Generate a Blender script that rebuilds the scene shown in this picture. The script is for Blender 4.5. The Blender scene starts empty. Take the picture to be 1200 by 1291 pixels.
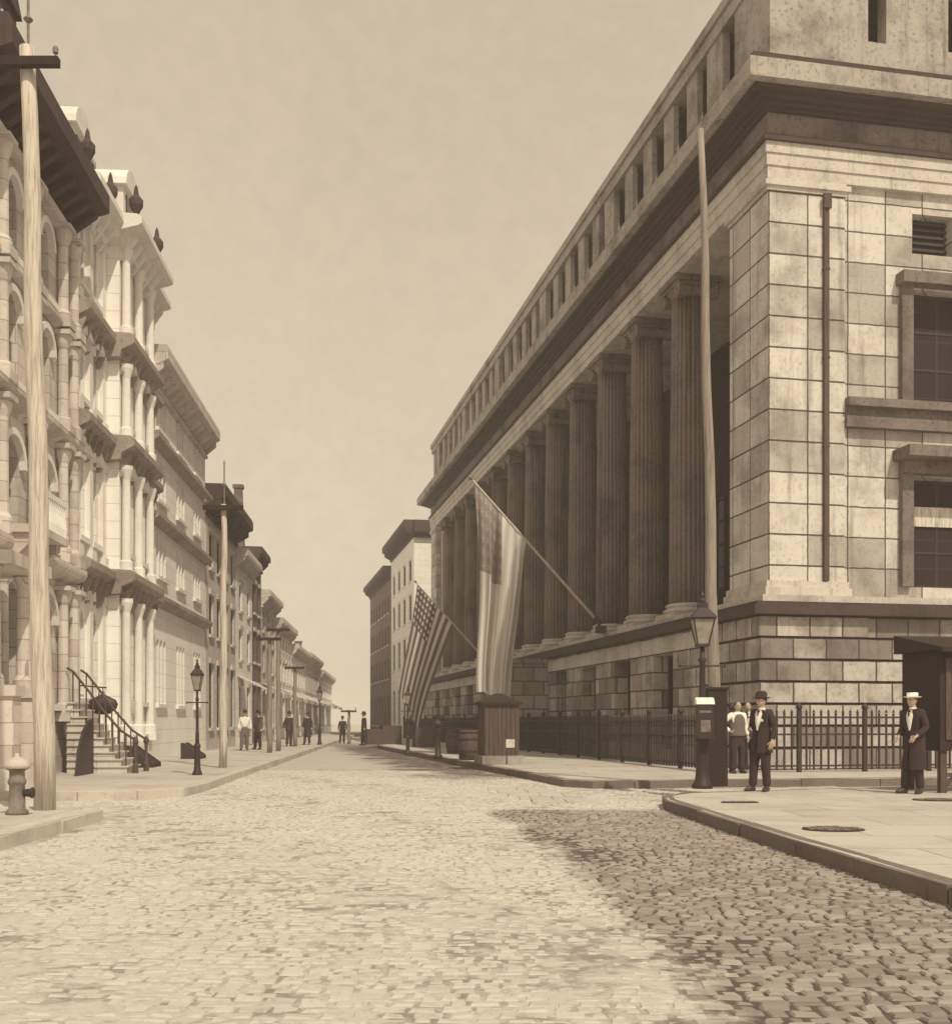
import bpy, bmesh, math, random
from mathutils import Vector, Matrix
random.seed(7)
R = math.radians
scene = bpy.context.scene
COL = scene.collection

# ---------------------------------------------------------------- helpers
def tag(o, label=None, cat=None, group=None, kind=None):
    if label: o['label'] = label
    if cat: o['category'] = cat
    if group: o['group'] = group
    if kind: o['kind'] = kind
    return o

def empty(name, loc=(0, 0, 0), rz=0.0):
    o = bpy.data.objects.new(name, None)
    o.empty_display_size = 0.3
    COL.objects.link(o)
    o.location = loc
    o.rotation_euler = (0, 0, rz)
    return o

def kids(o):
    return [c for c in bpy.data.objects if c.parent is o]

def copy_tree(o, parent=None):
    c = o.copy()
    COL.objects.link(c)
    c.parent = parent
    for ch in kids(o):
        copy_tree(ch, c)
    return c

class MB:
    """collects shapes in (a, o, z) coordinates, f maps them to local xyz"""
    def __init__(self, f=None):
        self.f = f or (lambda a, o, z: (a, o, z))
        self.v, self.fc, self.mi, self.sm = [], [], [], []
        self.cur = 0
        self.smooth = False
        self.marks = []
    def mark(self):
        self.marks.append((len(self.v), len(self.fc)))
    def build_each(self, name, mat, parent=None):
        out = []
        mk = self.marks + [(len(self.v), len(self.fc))]
        for (v0, f0), (v1, f1) in zip(mk[:-1], mk[1:]):
            if f1 == f0: continue
            m = MB()
            m.v = self.v[v0:v1]; m.fc = [[i - v0 for i in q] for q in self.fc[f0:f1]]
            m.mi = self.mi[f0:f1]; m.sm = self.sm[f0:f1]
            out.append(m.build(name, mat, parent))
        return out
    def add(self, vs, fs):
        n = len(self.v)
        self.v += [self.f(*p) for p in vs]
        for q in fs:
            self.fc.append([n + i for i in q])
            self.mi.append(self.cur)
            self.sm.append(self.smooth)
    def box(self, a0, a1, o0, o1, z0, z1):
        vs = [(a, o, z) for z in (z0, z1) for o in (o0, o1) for a in (a0, a1)]
        self.add(vs, [(0, 2, 3, 1), (4, 5, 7, 6), (0, 1, 5, 4), (1, 3, 7, 5), (3, 2, 6, 7), (2, 0, 4, 6)])
    def taper(self, a, o, z0, z1, w0, d0, w1, d1):
        vs = []
        for z, w, d in ((z0, w0, d0), (z1, w1, d1)):
            vs += [(a - w, o - d, z), (a + w, o - d, z), (a - w, o + d, z), (a + w, o + d, z)]
        self.add(vs, [(0, 2, 3, 1), (4, 5, 7, 6), (0, 1, 5, 4), (1, 3, 7, 5), (3, 2, 6, 7), (2, 0, 4, 6)])
    def prism(self, prof, a0, a1):
        n = len(prof)
        vs = [(a0, p[0], p[1]) for p in prof] + [(a1, p[0], p[1]) for p in prof]
        fs = [(i, (i + 1) % n, n + (i + 1) % n, n + i) for i in range(n)]
        fs += [tuple(range(n)), tuple(range(2 * n - 1, n - 1, -1))]
        self.add(vs, fs)
    def poly(self, prof, o0, o1):        # outline in (a,z), thickness in o
        n = len(prof)
        vs = [(p[0], o0, p[1]) for p in prof] + [(p[0], o1, p[1]) for p in prof]
        fs = [(i, (i + 1) % n, n + (i + 1) % n, n + i) for i in range(n)]
        fs += [tuple(range(n)), tuple(range(2 * n - 1, n - 1, -1))]
        self.add(vs, fs)
    def slab(self, prof, z0, z1):        # outline in (a,o), thickness in z
        n = len(prof)
        vs = [(p[0], p[1], z0) for p in prof] + [(p[0], p[1], z1) for p in prof]
        fs = [(i, (i + 1) % n, n + (i + 1) % n, n + i) for i in range(n)]
        fs += [tuple(range(n)), tuple(range(2 * n - 1, n - 1, -1))]
        self.add(vs, fs)
    def lathe(self, prof, c=(0, 0), n=16, rfun=None):   # prof [(r,z)]
        vs, fs = [], []
        for r, z in prof:
            for i in range(n):
                t = 2 * math.pi * i / n
                rr = r * (rfun(t) if rfun else 1)
                vs.append((c[0] + rr * math.cos(t), c[1] + rr * math.sin(t), z))
        m = len(prof)
        for j in range(m - 1):
            for i in range(n):
                k = (i + 1) % n
                fs.append((j * n + i, j * n + k, (j + 1) * n + k, (j + 1) * n + i))
        fs.append(tuple(range(n - 1, -1, -1)))
        fs.append(tuple((m - 1) * n + i for i in range(n)))
        self.add(vs, fs)
    def tube(self, pts, rad, n=8):
        pts = [Vector(p) for p in pts]
        rads = rad if isinstance(rad, (list, tuple)) else [rad] * len(pts)
        vs, fs = [], []
        prev = None
        for i, p in enumerate(pts):
            d = (pts[min(i + 1, len(pts) - 1)] - pts[max(i - 1, 0)]).normalized()
            if prev is None:
                up = Vector((0, 0, 1)) if abs(d.z) < 0.95 else Vector((1, 0, 0))
                x = d.cross(up).normalized()
            else:
                x = (prev - d * prev.dot(d)).normalized()
            prev = x
            y = d.cross(x)
            for k in range(n):
                t = 2 * math.pi * k / n
                vs.append(tuple(p + (x * math.cos(t) + y * math.sin(t)) * rads[i]))
        m = len(pts)
        for j in range(m - 1):
            for i in range(n):
                k = (i + 1) % n
                fs.append((j * n + i, j * n + k, (j + 1) * n + k, (j + 1) * n + i))
        fs.append(tuple(range(n - 1, -1, -1)))
        fs.append(tuple((m - 1) * n + i for i in range(n)))
        self.add(vs, fs)
    def facade(self, a0, a1, z0, z1, o, holes, reveal=0.28):
        """front sheet with real openings; holes = (x0,x1,y0,y1,arch)"""
        xs = sorted(set([a0, a1] + [h[0] for h in holes] + [h[1] for h in holes]))
        zs = sorted(set([z0, z1] + [h[2] for h in holes] + [h[3] for h in holes]))
        xs = [x for x in xs if a0 - 1e-6 <= x <= a1 + 1e-6]
        zs = [z for z in zs if z0 - 1e-6 <= z <= z1 + 1e-6]
        for i in range(len(xs) - 1):
            for j in range(len(zs) - 1):
                cx, cz = (xs[i] + xs[i + 1]) / 2, (zs[j] + zs[j + 1]) / 2
                if any(h[0] < cx < h[1] and h[2] < cz < h[3] for h in holes):
                    continue
                self.add([(xs[i], o, zs[j]), (xs[i + 1], o, zs[j]), (xs[i + 1], o, zs[j + 1]), (xs[i], o, zs[j + 1])], [(0, 1, 2, 3)])
        for h in holes:
            x0, x1, y0, y1 = h[:4]
            b = o - reveal
            self.add([(x0, o, y0), (x0, b, y0), (x0, b, y1), (x0, o, y1)], [(0, 1, 2, 3)])
            self.add([(x1, o, y0), (x1, b, y0), (x1, b, y1), (x1, o, y1)], [(0, 1, 2, 3)])
            self.add([(x0, o, y0), (x1, o, y0), (x1, b, y0), (x0, b, y0)], [(0, 1, 2, 3)])
            self.add([(x0, o, y1), (x1, o, y1), (x1, b, y1), (x0, b, y1)], [(0, 1, 2, 3)])
            if len(h) > 4 and h[4]:
                r = (x1 - x0) / 2
                xc = (x0 + x1) / 2
                n = 8
                for k in range(n):
                    t0, t1 = math.pi * k / n, math.pi * (k + 1) / n
                    p0 = (xc + r * math.cos(t0), y1 - r + r * math.sin(t0))
                    p1 = (xc + r * math.cos(t1), y1 - r + r * math.sin(t1))
                    self.add([(p0[0], o, p0[1]), (p1[0], o, p1[1]), (p1[0], o, y1), (p0[0], o, y1)], [(0, 1, 2, 3)])
                    self.add([(p0[0], o, p0[1]), (p1[0], o, p1[1]), (p1[0], b, p1[1]), (p0[0], b, p0[1])], [(0, 1, 2, 3)])
    def build(self, name, mat, parent=None, recalc=True):
        me = bpy.data.meshes.new(name)
        me.from_pydata(self.v, [], self.fc)
        mats = mat if isinstance(mat, (list, tuple)) else [mat]
        for m in mats:
            me.materials.append(m)
        for p, i, s in zip(me.polygons, self.mi, self.sm):
            p.material_index = i
            p.use_smooth = s
        if recalc:
            bm = bmesh.new(); bm.from_mesh(me)
            bmesh.ops.recalc_face_normals(bm, faces=bm.faces)
            bm.to_mesh(me); bm.free()
        o = bpy.data.objects.new(name, me)
        COL.objects.link(o)
        o.parent = parent
        return o

# ---------------------------------------------------------------- materials
def new_mat(name):
    m = bpy.data.materials.new(name)
    m.use_nodes = True
    nt = m.node_tree
    for n in list(nt.nodes):
        if n.type not in ('BSDF_PRINCIPLED', 'OUTPUT_MATERIAL'):
            nt.nodes.remove(n)
    b = nt.nodes['Principled BSDF']
    b.inputs['Specular IOR Level'].default_value = 0.25
    return m, nt, b

def nd(nt, typ, **kw):
    n = nt.nodes.new(typ)
    for k, v in kw.items():
        setattr(n, k, v)
    return n

def mixc(nt, fac, a, b, mode='MIX'):
    n = nt.nodes.new('ShaderNodeMix')
    n.data_type = 'RGBA'
    n.blend_type = mode
    for i, v in ((0, fac), (6, a), (7, b)):
        if hasattr(v, 'links') or isinstance(v, bpy.types.NodeSocket):
            nt.links.new(v, n.inputs[i])
        else:
            n.inputs[i].default_value = v if i == 0 else (v[0], v[1], v[2], 1)
    return n.outputs[2]

def ramp(nt, src, p0, p1, v0=0.0, v1=1.0):
    n = nt.nodes.new('ShaderNodeMapRange')
    n.interpolation_type = 'SMOOTHSTEP'
    nt.links.new(src, n.inputs[0])
    n.inputs[1].default_value = p0
    n.inputs[2].default_value = p1
    n.inputs[3].default_value = v0
    n.inputs[4].default_value = v1
    return n.outputs[0]

def noise(nt, vec, scale, detail=4, rough=0.6, sc3=None):
    if sc3:
        mp = nt.nodes.new('ShaderNodeMapping')
        mp.inputs['Scale'].default_value = sc3
        nt.links.new(vec, mp.inputs['Vector'])
        vec = mp.outputs[0]
    n = nt.nodes.new('ShaderNodeTexNoise')
    n.inputs['Scale'].default_value = scale
    n.inputs['Detail'].default_value = detail
    n.inputs['Roughness'].default_value = rough
    nt.links.new(vec, n.inputs['Vector'])
    return n.outputs['Fac']

def stone(name, light, dark, block=None, streak=0.5, grain=0.35, rough=0.9, joint=(0.06, 0.045, 0.042), mottle=0.5, offset=0.0, jw=0.018, jfac=0.9, blockvar=0.3, flat=False, zoff=0.0):
    m, nt, b = new_mat(name)
    tc = nd(nt, 'ShaderNodeTexCoord').outputs['Object']
    oi = nd(nt, 'ShaderNodeObjectInfo')
    sc_ = nd(nt, 'ShaderNodeMath', operation='MULTIPLY'); sc_.inputs[1].default_value = 37.0
    nt.links.new(oi.outputs['Random'], sc_.inputs[0])
    va = nd(nt, 'ShaderNodeVectorMath', operation='ADD')
    nt.links.new(tc, va.inputs[0]); nt.links.new(sc_.outputs[0], va.inputs[1])
    tn = va.outputs[0]
    n1 = noise(nt, tn, 0.7, 6, 0.65)
    n2 = noise(nt, tn, 9.0, 5, 0.75)
    n3 = noise(nt, tn, 1.0, 5, 0.7, (2.6, 2.6, 0.16))
    c = mixc(nt, ramp(nt, n1, 0.42, 0.72, 0, mottle), light, dark)
    c = mixc(nt, ramp(nt, n3, 0.52, 0.74, 0, streak), c, dark)
    c = mixc(nt, ramp(nt, n2, 0.5, 0.72, 0, grain), c, dark)
    b.inputs['Roughness'].default_value = rough
    h = n2
    if block:
        sep = nd(nt, 'ShaderNodeSeparateXYZ'); nt.links.new(tc, sep.inputs[0])
        ad = nd(nt, 'ShaderNodeMath', operation='ADD')
        nt.links.new(sep.outputs[0], ad.inputs[0]); nt.links.new(sep.outputs[1], ad.inputs[1])
        cb = nd(nt, 'ShaderNodeCombineXYZ')
        nt.links.new(sep.outputs[0] if flat else ad.outputs[0], cb.inputs[0]); nt.links.new(sep.outputs[1] if flat else sep.outputs[2], cb.inputs[1])
        if zoff:
            za = nd(nt, 'ShaderNodeMath', operation='SUBTRACT'); za.inputs[1].default_value = zoff
            nt.links.new(sep.outputs[2], za.inputs[0]); nt.links.new(za.outputs[0], cb.inputs[1])
        br = nd(nt, 'ShaderNodeTexBrick')
        br.offset = offset
        br.inputs['Scale'].default_value = 1
        br.inputs['Brick Width'].default_value = block[0]
        br.inputs['Row Height'].default_value = block[1]
        br.inputs['Mortar Size'].default_value = jw
        br.inputs['Mortar Smooth'].default_value = 0.3
        br.inputs['Color1'].default_value = (0, 0, 0, 1)
        br.inputs['Color2'].default_value = (1, 1, 1, 1)
        br.inputs['Mortar'].default_value = (0.5, 0.5, 0.5, 1)
        nj = nd(nt, 'ShaderNodeTexNoise'); nj.inputs['Scale'].default_value = 3.5; nj.inputs['Detail'].default_value = 4
        nt.links.new(tc, nj.inputs['Vector'])
        ns_ = nd(nt, 'ShaderNodeVectorMath', operation='SCALE'); ns_.inputs['Scale'].default_value = 1.6 * jw
        nt.links.new(nj.outputs['Color'], ns_.inputs[0])
        nv_ = nd(nt, 'ShaderNodeVectorMath', operation='ADD')
        nt.links.new(cb.outputs[0], nv_.inputs[0]); nt.links.new(ns_.outputs[0], nv_.inputs[1])
        nt.links.new(nv_.outputs[0], br.inputs['Vector'])
        c = mixc(nt, ramp(nt, br.outputs['Color'], 0.35, 1.0, 0, blockvar), c, dark)
        jf = nd(nt, 'ShaderNodeMath', operation='MULTIPLY'); jf.inputs[1].default_value = jfac
        nt.links.new(br.outputs['Fac'], jf.inputs[0])
        c = mixc(nt, jf.outputs[0], c, joint)
        sb = nd(nt, 'ShaderNodeMath', operation='SUBTRACT')
        nt.links.new(n2, sb.inputs[0]); nt.links.new(br.outputs['Fac'], sb.inputs[1])
        h = sb.outputs[0]
    bp = nd(nt, 'ShaderNodeBump')
    bp.inputs['Strength'].default_value = 0.5
    bp.inputs['Distance'].default_value = 0.02
    nt.links.new(h, bp.inputs['Height'])
    nt.links.new(bp.outputs[0], b.inputs['Normal'])
    nt.links.new(c, b.inputs['Base Color'])
    return m

def plain(name, col, dark=None, rough=0.7, scale=6.0, amount=0.5, spec=0.25, metal=0.0, sc3=None):
    m, nt, b = new_mat(name)
    dark = dark or tuple(x * 0.6 for x in col)
    tc = nd(nt, 'ShaderNodeTexCoord').outputs['Object']
    n1 = noise(nt, tc, scale, 5, 0.7, sc3)
    c = mixc(nt, ramp(nt, n1, 0.4, 0.7, 0, amount), col, dark)
    nt.links.new(c, b.inputs['Base Color'])
    b.inputs['Roughness'].default_value = rough
    b.inputs['Specular IOR Level'].default_value = spec
    b.inputs['Metallic'].default_value = metal
    bp = nd(nt, 'ShaderNodeBump')
    bp.inputs['Strength'].default_value = 0.3
    bp.inputs['Distance'].default_value = 0.01
    nt.links.new(n1, bp.inputs['Height'])
    nt.links.new(bp.outputs[0], b.inputs['Normal'])
    return m

DK = (0.045, 0.030, 0.034)
M = {}
M['granite'] = stone('weathered_granite', (0.62, 0.585, 0.545), (0.18, 0.135, 0.13), None, 0.55, 0.55, mottle=0.45)
M['ashlar'] = stone('ashlar_granite', (0.68, 0.65, 0.61), (0.17, 0.128, 0.122), (1.13, (15.55 - 4.66) / 13), 0.6, 0.5, mottle=0.6, jw=0.024, blockvar=0.45, zoff=4.66)
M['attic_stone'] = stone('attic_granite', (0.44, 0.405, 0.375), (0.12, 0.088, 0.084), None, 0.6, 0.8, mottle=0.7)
M['dark_shaded'] = stone('dark_shaded_granite', (0.22, 0.183, 0.170), (0.06, 0.042, 0.041), None, 0.5, 0.85, mottle=0.8)  # dark surround stone; also paints shade on the frieze and sill band
M['rustic_pale'] = stone('basement_block', (0.56, 0.53, 0.49), (0.13, 0.095, 0.092), (0.95, 4.1 / 7), 0.7, 0.5, mottle=0.75, offset=0.5, jw=0.03, blockvar=0.75)
M['rustic'] = stone('basement_ashlar', (0.40, 0.37, 0.345), (0.11, 0.08, 0.08), (0.95, 0.62), 0.7, 0.6, mottle=0.7, offset=0.5, jw=0.03, blockvar=0.6)
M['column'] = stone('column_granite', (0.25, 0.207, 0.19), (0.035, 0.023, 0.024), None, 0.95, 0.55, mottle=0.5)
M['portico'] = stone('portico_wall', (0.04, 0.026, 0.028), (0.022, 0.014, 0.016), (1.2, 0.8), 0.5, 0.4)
M['frieze'] = stone('frieze_granite', (0.66, 0.62, 0.58), (0.17, 0.125, 0.12), None, 0.35, 0.6, mottle=0.6)
M['marble'] = stone('pale_marble', (0.90, 0.88, 0.85), (0.60, 0.54, 0.51), (1.0, 0.5), 0.25, 0.2, mottle=0.25, offset=0.5, jw=0.01, jfac=0.35, blockvar=0.1)
M['marble_trim'] = stone('marble_trim', (0.82, 0.80, 0.77), (0.42, 0.36, 0.34), None, 0.3, 0.25, mottle=0.3)
M['brownstone'] = stone('pale_brownstone', (0.66, 0.61, 0.57), (0.28, 0.22, 0.21), (1.1, 0.42), 0.45, 0.35, mottle=0.45, offset=0.5, jw=0.01, jfac=0.5)
M['dark_cornice'] = stone('dark_cornice_soffit_shade', (0.085, 0.061, 0.060), (0.035, 0.024, 0.026), None, 0.5, 0.6)  # dark cornice stone; below the corona it doubles as soffit shade
M['brown_cornice'] = stone('brown_cornice', (0.38, 0.325, 0.30), (0.12, 0.09, 0.086), None, 0.5, 0.7)
M['dark_brick'] = stone('dark_brick', (0.20, 0.15, 0.145), (0.08, 0.058, 0.06), (0.24, 0.08), 0.4, 0.4, offset=0.5, jw=0.008, jfac=0.4)
M['mid_brick'] = stone('buff_brick', (0.66, 0.62, 0.58), (0.36, 0.30, 0.285), (0.24, 0.08), 0.35, 0.3, offset=0.5, jw=0.008, jfac=0.3)
M['slate'] = stone('roof_slate', (0.42, 0.38, 0.36), (0.22, 0.18, 0.18), (0.3, 0.2), 0.3, 0.3, offset=0.5)
M['roof'] = plain('tarred_roof', (0.12, 0.10, 0.10), rough=0.9)
M['iron'] = plain('black_iron', DK, (0.03, 0.02, 0.023), 0.55, 9, 0.6, 0.4)
M['iron_pale'] = plain('painted_iron', (0.24, 0.20, 0.185), (0.10, 0.075, 0.07), 0.6, 8, 0.7)
M['frame'] = plain('window_frame_paint', (0.06, 0.044, 0.043), rough=0.6)
M['frame_pale'] = plain('pale_frame_paint', (0.55, 0.51, 0.47), rough=0.6)
M['wood_pale'] = plain('weathered_pole_wood', (0.62, 0.57, 0.51), (0.27, 0.21, 0.19), 0.85, 3.0, 0.8, 0.2, 0, (9, 9, 0.5))
M['wood_grey'] = plain('grey_pole_wood', (0.32, 0.28, 0.25), (0.16, 0.12, 0.115), 0.85, 3.0, 0.8, 0.2, 0, (9, 9, 0.5))
M['wood_dark'] = plain('dark_stained_wood', (0.045, 0.031, 0.031), (0.028, 0.019, 0.02), 0.8, 3.0, 0.7, 0.2, 0, (8, 8, 0.6))
M['wood_mid'] = plain('brown_board', (0.12, 0.085, 0.08), (0.05, 0.035, 0.034), 0.8, 3.0, 0.8, 0.2, 0, (8, 8, 0.7))
M['cloth_black'] = plain('black_wool', (0.058, 0.042, 0.046), (0.042, 0.03, 0.034), 0.95, 30, 0.5, 0.1)
M['cloth_grey'] = plain('grey_wool', (0.17, 0.135, 0.13), rough=0.95, scale=30)
M['cloth_white'] = plain('white_linen', (0.84, 0.82, 0.78), (0.66, 0.62, 0.58), 0.9, 12, 0.4)
M['skin'] = plain('skin', (0.50, 0.38, 0.31), (0.42, 0.31, 0.26), 0.6, 12, 0.4)
M['hair'] = plain('dark_hair', (0.07, 0.05, 0.05), rough=0.8)
M['leather'] = plain('black_leather', (0.06, 0.044, 0.046), rough=0.4)

def glass_mat(name, col, rough=0.12):
    m, nt, b = new_mat(name)
    tc = nd(nt, 'ShaderNodeTexCoord').outputs['Object']
    n1 = noise(nt, tc, 1.6, 3, 0.6)
    c = mixc(nt, ramp(nt, n1, 0.4, 0.65), col, tuple(x * 0.6 for x in col))
    nt.links.new(c, b.inputs['Base Color'])
    b.inputs['Roughness'].default_value = rough
    b.inputs['Specular IOR Level'].default_value = 0.15
    return m
M['glass'] = glass_mat('dark_window_glass', (0.03, 0.02, 0.022))
M['glass_mid'] = glass_mat('dusty_window_glass', (0.15, 0.115, 0.11), 0.3)
M['lantern_glass'] = glass_mat('lantern_glass', (0.40, 0.36, 0.32), 0.2)
M['blind'] = plain('window_blind', (0.72, 0.68, 0.62), (0.32, 0.26, 0.24), 0.9, 2.0, 0.9, 0.1, 0, (6, 6, 0.8))

# road, dust, cobbles: tones that follow the lanes (in world metres)
def road_mats():
    out = []
    for kind in ('bed', 'stone', 'far'):
        m, nt, b = new_mat('road_' + kind)
        tc = nd(nt, 'ShaderNodeTexCoord').outputs['Object']
        sep = nd(nt, 'ShaderNodeSeparateXYZ'); nt.links.new(tc, sep.inputs[0])
        nb = noise(nt, tc, 0.55, 5, 0.6)
        nf = noise(nt, tc, 14, 5, 0.75)
        ns = noise(nt, tc, 3.0, 5, 0.7)
        # distance from the pale lane, edge broken by noise
        w = nd(nt, 'ShaderNodeMath', operation='MULTIPLY_ADD')
        nt.links.new(nb, w.inputs[0]); w.inputs[1].default_value = 1.3
        yk = nd(nt, 'ShaderNodeMath', operation='SUBTRACT'); yk.inputs[1].default_value = 10.5; nt.links.new(sep.outputs[1], yk.inputs[0])
        yx = nd(nt, 'ShaderNodeMath', operation='MAXIMUM'); yx.inputs[1].default_value = 0.0; nt.links.new(yk.outputs[0], yx.inputs[0])
        ym = nd(nt, 'ShaderNodeMath', operation='MULTIPLY_ADD'); ym.inputs[1].default_value = 0.11
        nt.links.new(yx.outputs[0], ym.inputs[0]); nt.links.new(sep.outputs[0], ym.inputs[2])
        yn = nd(nt, 'ShaderNodeMath', operation='MULTIPLY_ADD'); yn.inputs[1].default_value = 0.9
        nt.links.new(ns, yn.inputs[0]); nt.links.new(ym.outputs[0], yn.inputs[2])
        nt.links.new(yn.outputs[0], w.inputs[2])
        gut = ramp(nt, w.outputs[0], 2.0, 2.4)           # 1 = darker gutter side, 0 = dusty lane
        yl = ramp(nt, sep.outputs[1], 17.9, 18.6, 1, 0)
        g2 = nd(nt, 'ShaderNodeMath', operation='MULTIPLY')
        nt.links.new(gut, g2.inputs[0]); nt.links.new(yl, g2.inputs[1])
        gutf = g2.outputs[0]
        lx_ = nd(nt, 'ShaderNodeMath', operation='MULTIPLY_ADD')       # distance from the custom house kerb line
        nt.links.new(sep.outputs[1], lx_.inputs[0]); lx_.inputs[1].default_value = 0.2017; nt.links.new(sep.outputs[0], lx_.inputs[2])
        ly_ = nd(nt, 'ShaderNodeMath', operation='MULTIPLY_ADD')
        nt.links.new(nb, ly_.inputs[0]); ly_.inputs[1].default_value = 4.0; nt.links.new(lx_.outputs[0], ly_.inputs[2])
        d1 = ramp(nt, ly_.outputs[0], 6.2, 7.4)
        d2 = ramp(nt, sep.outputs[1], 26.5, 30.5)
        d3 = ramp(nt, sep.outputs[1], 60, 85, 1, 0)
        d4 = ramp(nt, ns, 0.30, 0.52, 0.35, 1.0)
        dark_strip = d1  # darker strip beside the custom house kerb, broken by noise
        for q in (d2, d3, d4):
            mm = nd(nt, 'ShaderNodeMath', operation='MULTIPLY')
            nt.links.new(dark_strip, mm.inputs[0]); nt.links.new(q, mm.inputs[1]); dark_strip = mm.outputs[0]
        if kind == 'bed':
            c = mixc(nt, ramp(nt, ns, 0.42, 0.66), (0.53, 0.505, 0.475), (0.28, 0.235, 0.225))
            c = mixc(nt, gutf, c, (0.11, 0.083, 0.08))
            c = mixc(nt, ramp(nt, nf, 0.5, 0.7, 0, 0.4), c, (0.20, 0.16, 0.155))
            h = nf
        elif kind == 'stone':
            geo = nd(nt, 'ShaderNodeNewGeometry')
            c = mixc(nt, ramp(nt, geo.outputs['Random Per Island'], 0.45, 1.0, 0, 0.4), (0.54, 0.515, 0.485), (0.44, 0.41, 0.385))
            c2 = mixc(nt, geo.outputs['Random Per Island'], (0.38, 0.345, 0.32), (0.235, 0.195, 0.182))
            c = mixc(nt, gutf, c, c2)
            c = mixc(nt, ramp(nt, nf, 0.5, 0.72, 0, 0.5), c, (0.24, 0.19, 0.18))
            c = mixc(nt, ramp(nt, ns, 0.58, 0.7, 0, 0.25), c, (0.28, 0.23, 0.215))
            h = nf
        else:
            br = nd(nt, 'ShaderNodeTexBrick')
            br.inputs['Scale'].default_value = 1
            br.inputs['Brick Width'].default_value = 0.27
            br.inputs['Row Height'].default_value = 0.15
            br.inputs['Mortar Size'].default_value = 0.014
            br.inputs['Color1'].default_value = (0.58, 0.555, 0.52, 1)
            br.inputs['Color2'].default_value = (0.52, 0.495, 0.46, 1)
            br.inputs['Mortar'].default_value = (0.42, 0.38, 0.355, 1)
            mxv = nd(nt, 'ShaderNodeVectorMath', operation='ADD')
            nt.links.new(tc, mxv.inputs[0])
            nz = nd(nt, 'ShaderNodeTexNoise'); nz.inputs['Scale'].default_value = 5
            nt.links.new(tc, nz.inputs['Vector'])
            sc = nd(nt, 'ShaderNodeVectorMath', operation='SCALE'); sc.inputs['Scale'].default_value = 0.09
            nt.links.new(nz.outputs['Color'], sc.inputs[0]); nt.links.new(sc.outputs[0], mxv.inputs[1])
            nt.links.new(mxv.outputs[0], br.inputs['Vector'])
            c = mixc(nt, ramp(nt, ns, 0.5, 0.72, 0, 0.6), br.outputs['Color'], (0.30, 0.25, 0.235))
            sb = nd(nt, 'ShaderNodeMath', operation='SUBTRACT')
            nt.links.new(nf, sb.inputs[0]); nt.links.new(br.outputs['Fac'], sb.inputs[1])
            h = sb.outputs[0]
        c = mixc(nt, dark_strip, c, (0.13, 0.10, 0.098) if kind != 'stone' else (0.19, 0.15, 0.143))
        bp = nd(nt, 'ShaderNodeBump')
        bp.inputs['Strength'].default_value = 0.6
        bp.inputs['Distance'].default_value = 0.012
        nt.links.new(h, bp.inputs['Height'])
        nt.links.new(bp.outputs[0], b.inputs['Normal'])
        nt.links.new(c, b.inputs['Base Color'])
        b.inputs['Roughness'].default_value = 0.9
        out.append(m)
    return out
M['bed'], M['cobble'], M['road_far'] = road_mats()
M['flag_paving'] = stone('pavement_flagstone', (0.55, 0.52, 0.485), (0.28, 0.235, 0.22), (1.7, 1.25), 0.1, 0.3, mottle=0.45, offset=0.4, jw=0.012, jfac=0.5, blockvar=0.2, flat=True)
M['kerb'] = stone('kerb_stone', (0.21, 0.175, 0.162), (0.10, 0.077, 0.072), None, 0.3, 0.6, mottle=0.35)
M['kerb_pale'] = stone('pale_kerb_stone', (0.58, 0.54, 0.49), (0.30, 0.25, 0.23), None, 0.3, 0.5, mottle=0.6)
M['gutter'] = stone('gutter_dark', (0.36, 0.30, 0.28), (0.09, 0.068, 0.066), (0.24, 0.15), 0.2, 0.9, mottle=0.6, flat=True, offset=0.5)

# ---------------------------------------------------------------- camera geometry
F, EYE, HX, HY = 1413.0, 1.27, 600.0, 910.0
def at_ground(x, y, z=0.0):
    Y = F * (EYE - z) / (y - HY)
    return ((x - HX) / F * Y, Y, z)
KR, KL = -0.2017, -0.0708          # direction slopes of the right / left street fronts
AR = math.atan2(1, KR)             # heading of the right front
AL = math.atan2(1, KL)
CR = math.cos(math.atan(KR)); CL = math.cos(math.atan(KL))
def root_right(Y, L=13.9): return (L + KR * Y, Y, 0)
def root_left(Y, L=8.4): return (-L + KL * Y, Y, 0)
FR = lambda a, o, z: (a, o, z)             # right fronts: street is +y
FL = lambda a, o, z: (a, -o, z)            # left fronts: street is -y

# ---------------------------------------------------------------- ground
g = MB(); g.add([(-1400, -60, -0.19), (1400, -60, -0.19), (1400, 1500, -0.19), (-1400, 1500, -0.19)], [(0, 1, 2, 3)])
tag(g.build('road', M['road_far']), kind='structure')

# bed of dust between the stones nearest the camera
bed_poly = [(-16, 2.5), (4.2, 2.5), (3.55, 11.5), (3.0, 19.2), (2.2, 26), (0.2, 33.5), (-10, 33.5), (-16, 33.5)]
g = MB()
nx, ny = 70, 60
vs = []
for j in range(ny + 1):
    for i in range(nx + 1):
        x = -16 + 24 * i / nx; y = 2.2 + 31.5 * j / ny
        e = 0.9 + 0.35 * math.sin(y * 1.1) + 0.25 * math.sin(y * 2.7 + 1)
        k = min(1, max(0, (x - e) / 0.9)) if y < 19.5 else 0
        vs.append((x, y, -0.1672 - 0.011 * k + 0.004 * math.sin(x * 1.7 + y) + random.uniform(-0.004, 0.004)))
fs = [(j * (nx + 1) + i, j * (nx + 1) + i + 1, (j + 1) * (nx + 1) + i + 1, (j + 1) * (nx + 1) + i) for j in range(ny) for i in range(nx)]
g.smooth = True
g.add(vs, fs)
tag(g.build('road_dust_bed', M['bed']), kind='structure')

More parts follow.
